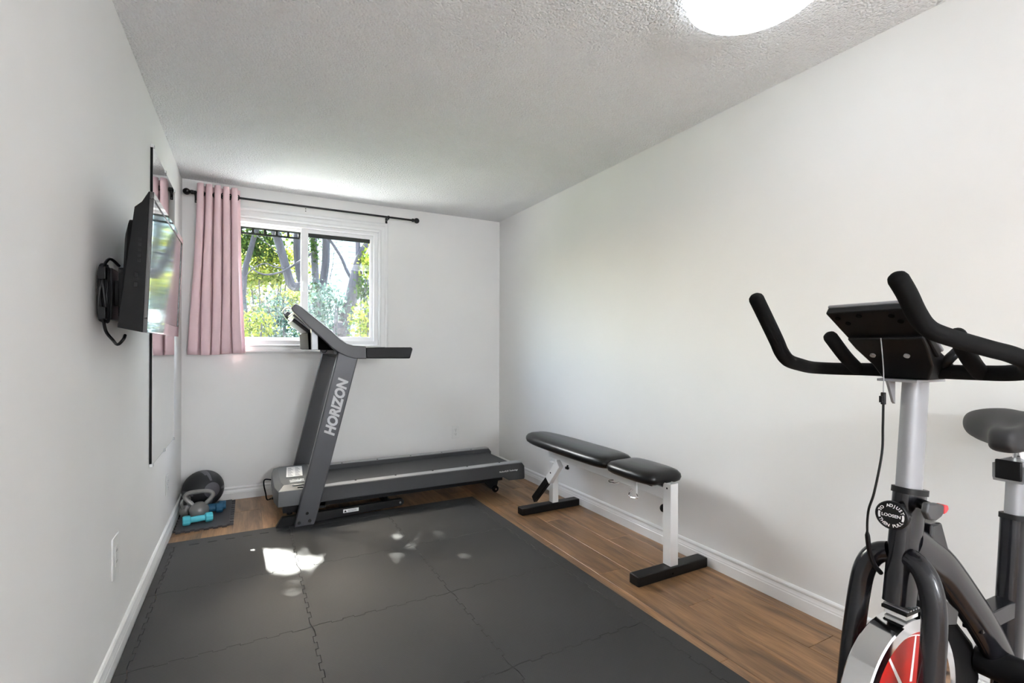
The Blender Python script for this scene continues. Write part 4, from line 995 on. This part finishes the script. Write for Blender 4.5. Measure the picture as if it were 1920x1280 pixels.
def stem(pts, y, seg=9, dy=0.0):
    """pts: (x, z, radius)"""
    P_ = smooth_path([(x, y+dy*i, z) for i, (x, z, r) in enumerate(pts)], 5); rr = []
    for i in range(len(pts)-1):
        for k in range(5): rr.append(pts[i][2]+(pts[i+1][2]-pts[i][2])*k/5)
    rr.append(pts[-1][2])
    return tube(B(), P_, rr, seg)
GZ = -0.6
t1 = empty('tree', (-0.02, 8.6, GZ), 'slim dark tree at the far left of the window view', 'tree', 'garden trees outside')
finish('trunk', stem([(0.16, 3.6, 0.03), (0.112, 3.036, 0.037), (0.069, 2.865, 0.039), (0.011, 2.61, 0.042), (-0.046, 2.375, 0.042), (-0.066, 1.904, 0.036), (-0.021, 1.247, 0.038), (-0.02, GZ, 0.06)], 8.6), 'bark', t1)
leaf_obj('foliage', *leaves(blob((0.0, 8.9, 2.85), (0.45, 0.3, 0.35), 1500, 1)+blob((0.1, 8.9, 3.6), (0.9, 0.6, 0.5), 1800, 2), 0.032, 1), 'leaf_dark', t1)

t2 = empty('tree', (0.88, 8.0, GZ), 'tree with several blue grey stems in the middle of the window view', 'tree', 'garden trees outside')
finish('trunk', stem([(0.26, 3.5, 0.05), (0.313, 2.969, 0.056), (0.356, 2.817, 0.059), (0.406, 2.649, 0.059), (0.464, 2.433, 0.06), (0.523, 2.199, 0.062), (0.581, 2.076, 0.068), (0.677, 2.07, 0.066), (0.811, 2.02, 0.066), (0.935, 1.90, 0.066), (0.97, 1.6, 0.075), (0.95, GZ, 0.11)], 8.0, 10), 'bark', t2)
finish('trunk', stem([(0.69, 3.6, 0.05), (0.676, 3.038, 0.054), (0.662, 2.87, 0.054), (0.663, 2.579, 0.051), (0.702, 2.249, 0.048), (0.79, 1.92, 0.05), (0.86, 1.2, 0.06), (0.88, GZ, 0.07)], 8.3, 10), 'bark', t2)
finish('trunk', stem([(0.83, 3.6, 0.045), (0.84, 2.95, 0.048), (0.847, 2.792, 0.048), (0.863, 2.436, 0.049), (0.879, 2.12, 0.052), (0.88, 1.723, 0.054), (0.867, 1.207, 0.058), (0.87, GZ, 0.08)], 7.8, 10), 'bark', t2)
finish('trunk', stem([(1.08, 3.6, 0.05), (1.074, 3.017, 0.055), (1.066, 2.833, 0.058), (1.06, 2.499, 0.058), (1.021, 2.164, 0.06), (0.976, 1.871, 0.062), (0.961, 1.581, 0.064), (0.95, GZ, 0.09)], 8.12, 10), 'bark', t2)
finish('branch', stem([(0.98, 2.84, 0.02), (1.0, 2.808, 0.02), (1.097, 2.678, 0.02), (1.211, 2.499, 0.021), (1.287, 2.323, 0.024), (1.365, 2.176, 0.024), (1.43, 2.04, 0.02), (1.52, 1.92, 0.008)], 7.62), 'bark', t2)
finish('branch', stem([(0.0, 2.30, 0.004), (0.023, 2.283, 0.007), (0.075, 2.228, 0.010), (0.154, 2.19, 0.011), (0.253, 2.183, 0.013), (0.353, 2.213, 0.013), (0.455, 2.258, 0.014), (0.649, 2.403, 0.016), (0.84, 2.56, 0.02)], 7.7), 'bark', t2)
finish('branch', stem([(-0.053, 2.109, 0.005), (0.023, 2.239, 0.007), (0.12, 2.32, 0.007), (0.219, 2.351, 0.008), (0.319, 2.315, 0.008), (0.45, 2.30, 0.01)], 7.8), 'bark', t2)
finish('branch', stem([(0.0, 2.82, 0.004), (0.086, 2.765, 0.006), (0.218, 2.669, 0.006), (0.339, 2.563, 0.007), (0.42, 2.52, 0.007)], 7.9), 'bark', t2)
finish('branch', stem([(1.10, 2.2, 0.006), (1.15, 2.45, 0.005), (1.16, 2.6, 0.004), (1.2, 2.8, 0.003)], 8.0), 'bark', t2)
leaf_obj('ivy', *leaves(blob((0.83, 7.72, 2.6), (0.09, 0.06, 0.28), 260, 5)+blob((0.86, 7.72, 1.95), (0.1, 0.06, 0.2), 160, 6), 0.022, 3), 'leaf_dark', t2)

# unseen leaves added to block the sun, with gaps shaping the floor patch
def inside(p, poly):
    c = False; n = len(poly)
    for i in range(n):
        a, b_ = poly[i], poly[i-1]
        if (a[1] > p[1]) != (b_[1] > p[1]) and p[0] < (b_[0]-a[0])*(p[1]-a[1])/(b_[1]-a[1])+a[0]: c = not c
    return c
GAPS_FLOOR = [[(0.0, 3.12), (0.0, 2.93), (0.15, 2.81), (0.23, 2.79), (0.355, 2.785), (0.27, 2.86), (0.19, 2.98), (0.12, 3.10)]]
GAPS_LEFT = [[(3.12, 0.62), (3.075, 0.62), (3.0, 0.08), (3.03, 0.08)]]
def lit(q, grow):
    t = (0.012-q.z)/SUN_DIR.z; h = q+SUN_DIR*t
    tl = (XL-q.x)/SUN_DIR.x
    offs = [(0, 0)]+[(grow*math.cos(a), grow*math.sin(a)) for a in (0, 0.8, 1.6, 2.4, 3.14, 3.9, 4.7, 5.5)]
    if 0 < tl < t:
        h = q+SUN_DIR*tl
        return any(inside((h.y+a, h.z+b_), g) for g in GAPS_LEFT for a, b_ in offs)
    return any(inside((h.x+a, h.y+b_), g) for g in GAPS_FLOOR for a, b_ in offs)
rnd = random.Random(11); big = []; small = []
for i in range(9000):
    q = Vector((rnd.uniform(-0.6, 1.35), 4.40, rnd.uniform(0.85, 2.5))); s_ = rnd.uniform(3.0, 4.6)
    if not lit(q, 0.085):
        if len(big) < 2600: big.append(q-SUN_DIR*s_)
    if not lit(q, 0.03): small.append(q-SUN_DIR*s_)
V, F = leaves(big, 0.075, 21); leaf_obj('sun_blocking_leaves', V, F, 'leaf_dark', t2)
V, F = leaves(small[:6500], 0.026, 22); leaf_obj('sun_blocking_leaves', V, F, 'leaf_yellow', t2)
for a, b_ in (((0.84, 7.8, 3.5), (1.5, 7.0, 4.9)), ((1.07, 8.1, 3.5), (2.0, 7.4, 5.6)), ((0.69, 8.3, 3.5), (1.2, 7.5, 5.2)), ((0.26, 8.0, 3.4), (0.9, 7.2, 4.7))):
    a = Vector(a); b_ = Vector(b_)
    finish('branch', tube(B(), smooth_path([a, a.lerp(b_, 0.5)+Vector((0.05, 0.1, 0.15)), b_], 5), [0.045-0.003*i for i in range(11)], 8), 'bark', t2)

t3 = empty('tree', (1.13, 7.0, GZ), 'thick forked tree trunk at the right of the window view', 'tree', 'garden trees outside')
finish('trunk', stem([(1.325, 2.23, 0.07), (1.314, 2.167, 0.08), (1.286, 2.017, 0.082), (1.229, 1.756, 0.085), (1.174, 1.534, 0.09), (1.133, 1.204, 0.095), (1.12, GZ, 0.14)], 7.0, 12), 'bark', t3)
finish('branch', stem([(1.29, 2.08, 0.055), (1.299, 2.24, 0.054), (1.356, 2.415, 0.049), (1.443, 2.602, 0.046), (1.516, 2.745, 0.042), (1.7, 3.2, 0.03)], 7.0, 10), 'bark', t3)
finish('branch', stem([(1.314, 2.10, 0.04), (1.342, 2.355, 0.038), (1.341, 2.577, 0.032), (1.326, 2.761, 0.028), (1.3, 3.2, 0.02)], 7.03, 10), 'bark', t3)
finish('burl', lathe(B(), [(0.0, -0.10), (0.07, -0.08), (0.10, 0.0), (0.08, 0.07), (0.0, 0.10)], Matrix.Translation((1.08, 6.93, 1.42)), 12), 'bark', t3)
leaf_obj('foliage', *leaves(blob((1.46, 6.9, 2.25), (0.16, 0.15, 0.4), 420, 8)+blob((1.4, 7.2, 3.3), (0.7, 0.5, 0.4), 1200, 9), 0.03, 4), 'leaf_yellow', t3)

def shrub(x, y, zc, r, n, mt, size, label, seed, extra=()):
    e = empty('shrub', (x, y, GZ), label, 'shrub', 'garden shrubs outside')
    rr = random.Random(seed); b_ = B()
    for k in range(5):
        a = rr.uniform(0, 6.28)
        tube(b_, smooth_path([(x+0.03*math.cos(a), y+0.03*math.sin(a), GZ), (x+0.5*r[0]*math.cos(a), y+0.5*r[1]*math.sin(a), zc-0.4*r[2]), (x+0.7*r[0]*math.cos(a), y+0.6*r[1]*math.sin(a), zc+0.4*r[2])], 5), [0.014-0.001*i for i in range(11)], 6)
    finish('stems', b_, 'bark', e)
    leaf_obj('foliage', *leaves(blob((x, y, zc), r, n, seed, 26), size, seed), mt, e)
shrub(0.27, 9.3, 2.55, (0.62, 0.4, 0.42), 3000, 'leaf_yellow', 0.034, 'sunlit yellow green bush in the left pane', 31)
shrub(0.055, 7.3, 1.42, (0.22, 0.2, 0.22), 700, 'leaf_yellow', 0.026, 'low yellow green shrub at the bottom left corner of the window', 32)
shrub(0.37, 7.7, 1.55, (0.32, 0.25, 0.42), 1500, 'leaf_blue', 0.026, 'blue green shrub low in the left pane', 33)
shrub(0.94, 6.9, 1.62, (0.24, 0.2, 0.34), 1500, 'leaf_blue', 0.024, 'pale blue green shrub low in the right pane', 34)
shrub(1.33, 6.4, 1.48, (0.17, 0.18, 0.24), 900, 'leaf_yellow', 0.024, 'bright yellow green shrub at the lower right corner of the window', 35)
shrub(1.36, 6.75, 1.92, (0.1, 0.1, 0.2), 260, 'leaf_dark', 0.026, 'dark green leafy shrub behind the thick trunk', 36)
shrub(0.15, 11.0, 2.1, (0.95, 0.5, 1.0), 3600, 'twig_leaf', 0.034, 'pale dry thicket far behind the left pane', 37)
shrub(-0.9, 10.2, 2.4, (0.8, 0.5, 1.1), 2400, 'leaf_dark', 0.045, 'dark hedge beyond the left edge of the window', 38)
shrub(0.75, 10.4, 2.0, (0.35, 0.3, 0.5), 1200, 'leaf_yellow', 0.032, 'yellow green bush between the middle stems', 39)

# neighbouring house with lap siding
hs = empty('neighbour_house', (3.2, 15.0, GZ), 'pale grey blue clapboard house behind the trees', 'house')
cx_, cy_ = 2.17, 13.0
def siding(p0, p1, z0, z1, pitch=0.14):
    p0 = Vector(p0); p1 = Vector(p1); d = (p1-p0); n = Vector((d.y, -d.x)).normalized()
    b_ = B(); k = 0; z = z0
    while z < z1:
        a = [p0+n*0.03, p1+n*0.03, p1+n*0.004, p0+n*0.004]
        vv = [b_.verts.new((q.x, q.y, zz)) for q, zz in zip(a, (z, z, z+pitch, z+pitch))]; b_.faces.new(vv)
        vv2 = [b_.verts.new((q.x, q.y, z)) for q in (p0+n*0.03, p1+n*0.03, p1+n*0.004, p0+n*0.004)]; b_.faces.new(vv2)
        z += pitch
    return b_
s1_ = finish('siding_wall', siding((cx_-2.6, cy_+4.6), (cx_, cy_), GZ, 6.4), 'siding', hs, smooth=0)
s2_ = finish('siding_wall', siding((cx_, cy_), (cx_+5.0, cy_+0.6), GZ, 6.4), 'siding', hs, smooth=0)
finish('corner_board', bx(cx_-0.05, cx_+0.06, cy_-0.06, cy_+0.05, GZ, 6.4), 'siding', hs)
finish('house_core', prism(B(), [(cx_-2.6, cy_+4.6), (cx_, cy_+0.02), (cx_+5.0, cy_+0.62), (cx_+3.0, cy_+5.6)], GZ, 6.4, 'xy'), 'siding', hs)
finish('roof', prism(B(), [(cx_-3.0, cy_+4.6), (cx_-0.2, cy_-0.5), (cx_+5.4, cy_+0.2), (cx_+3.2, cy_+6.0)], 6.4, 6.7, 'xy'), 'soffit', hs)
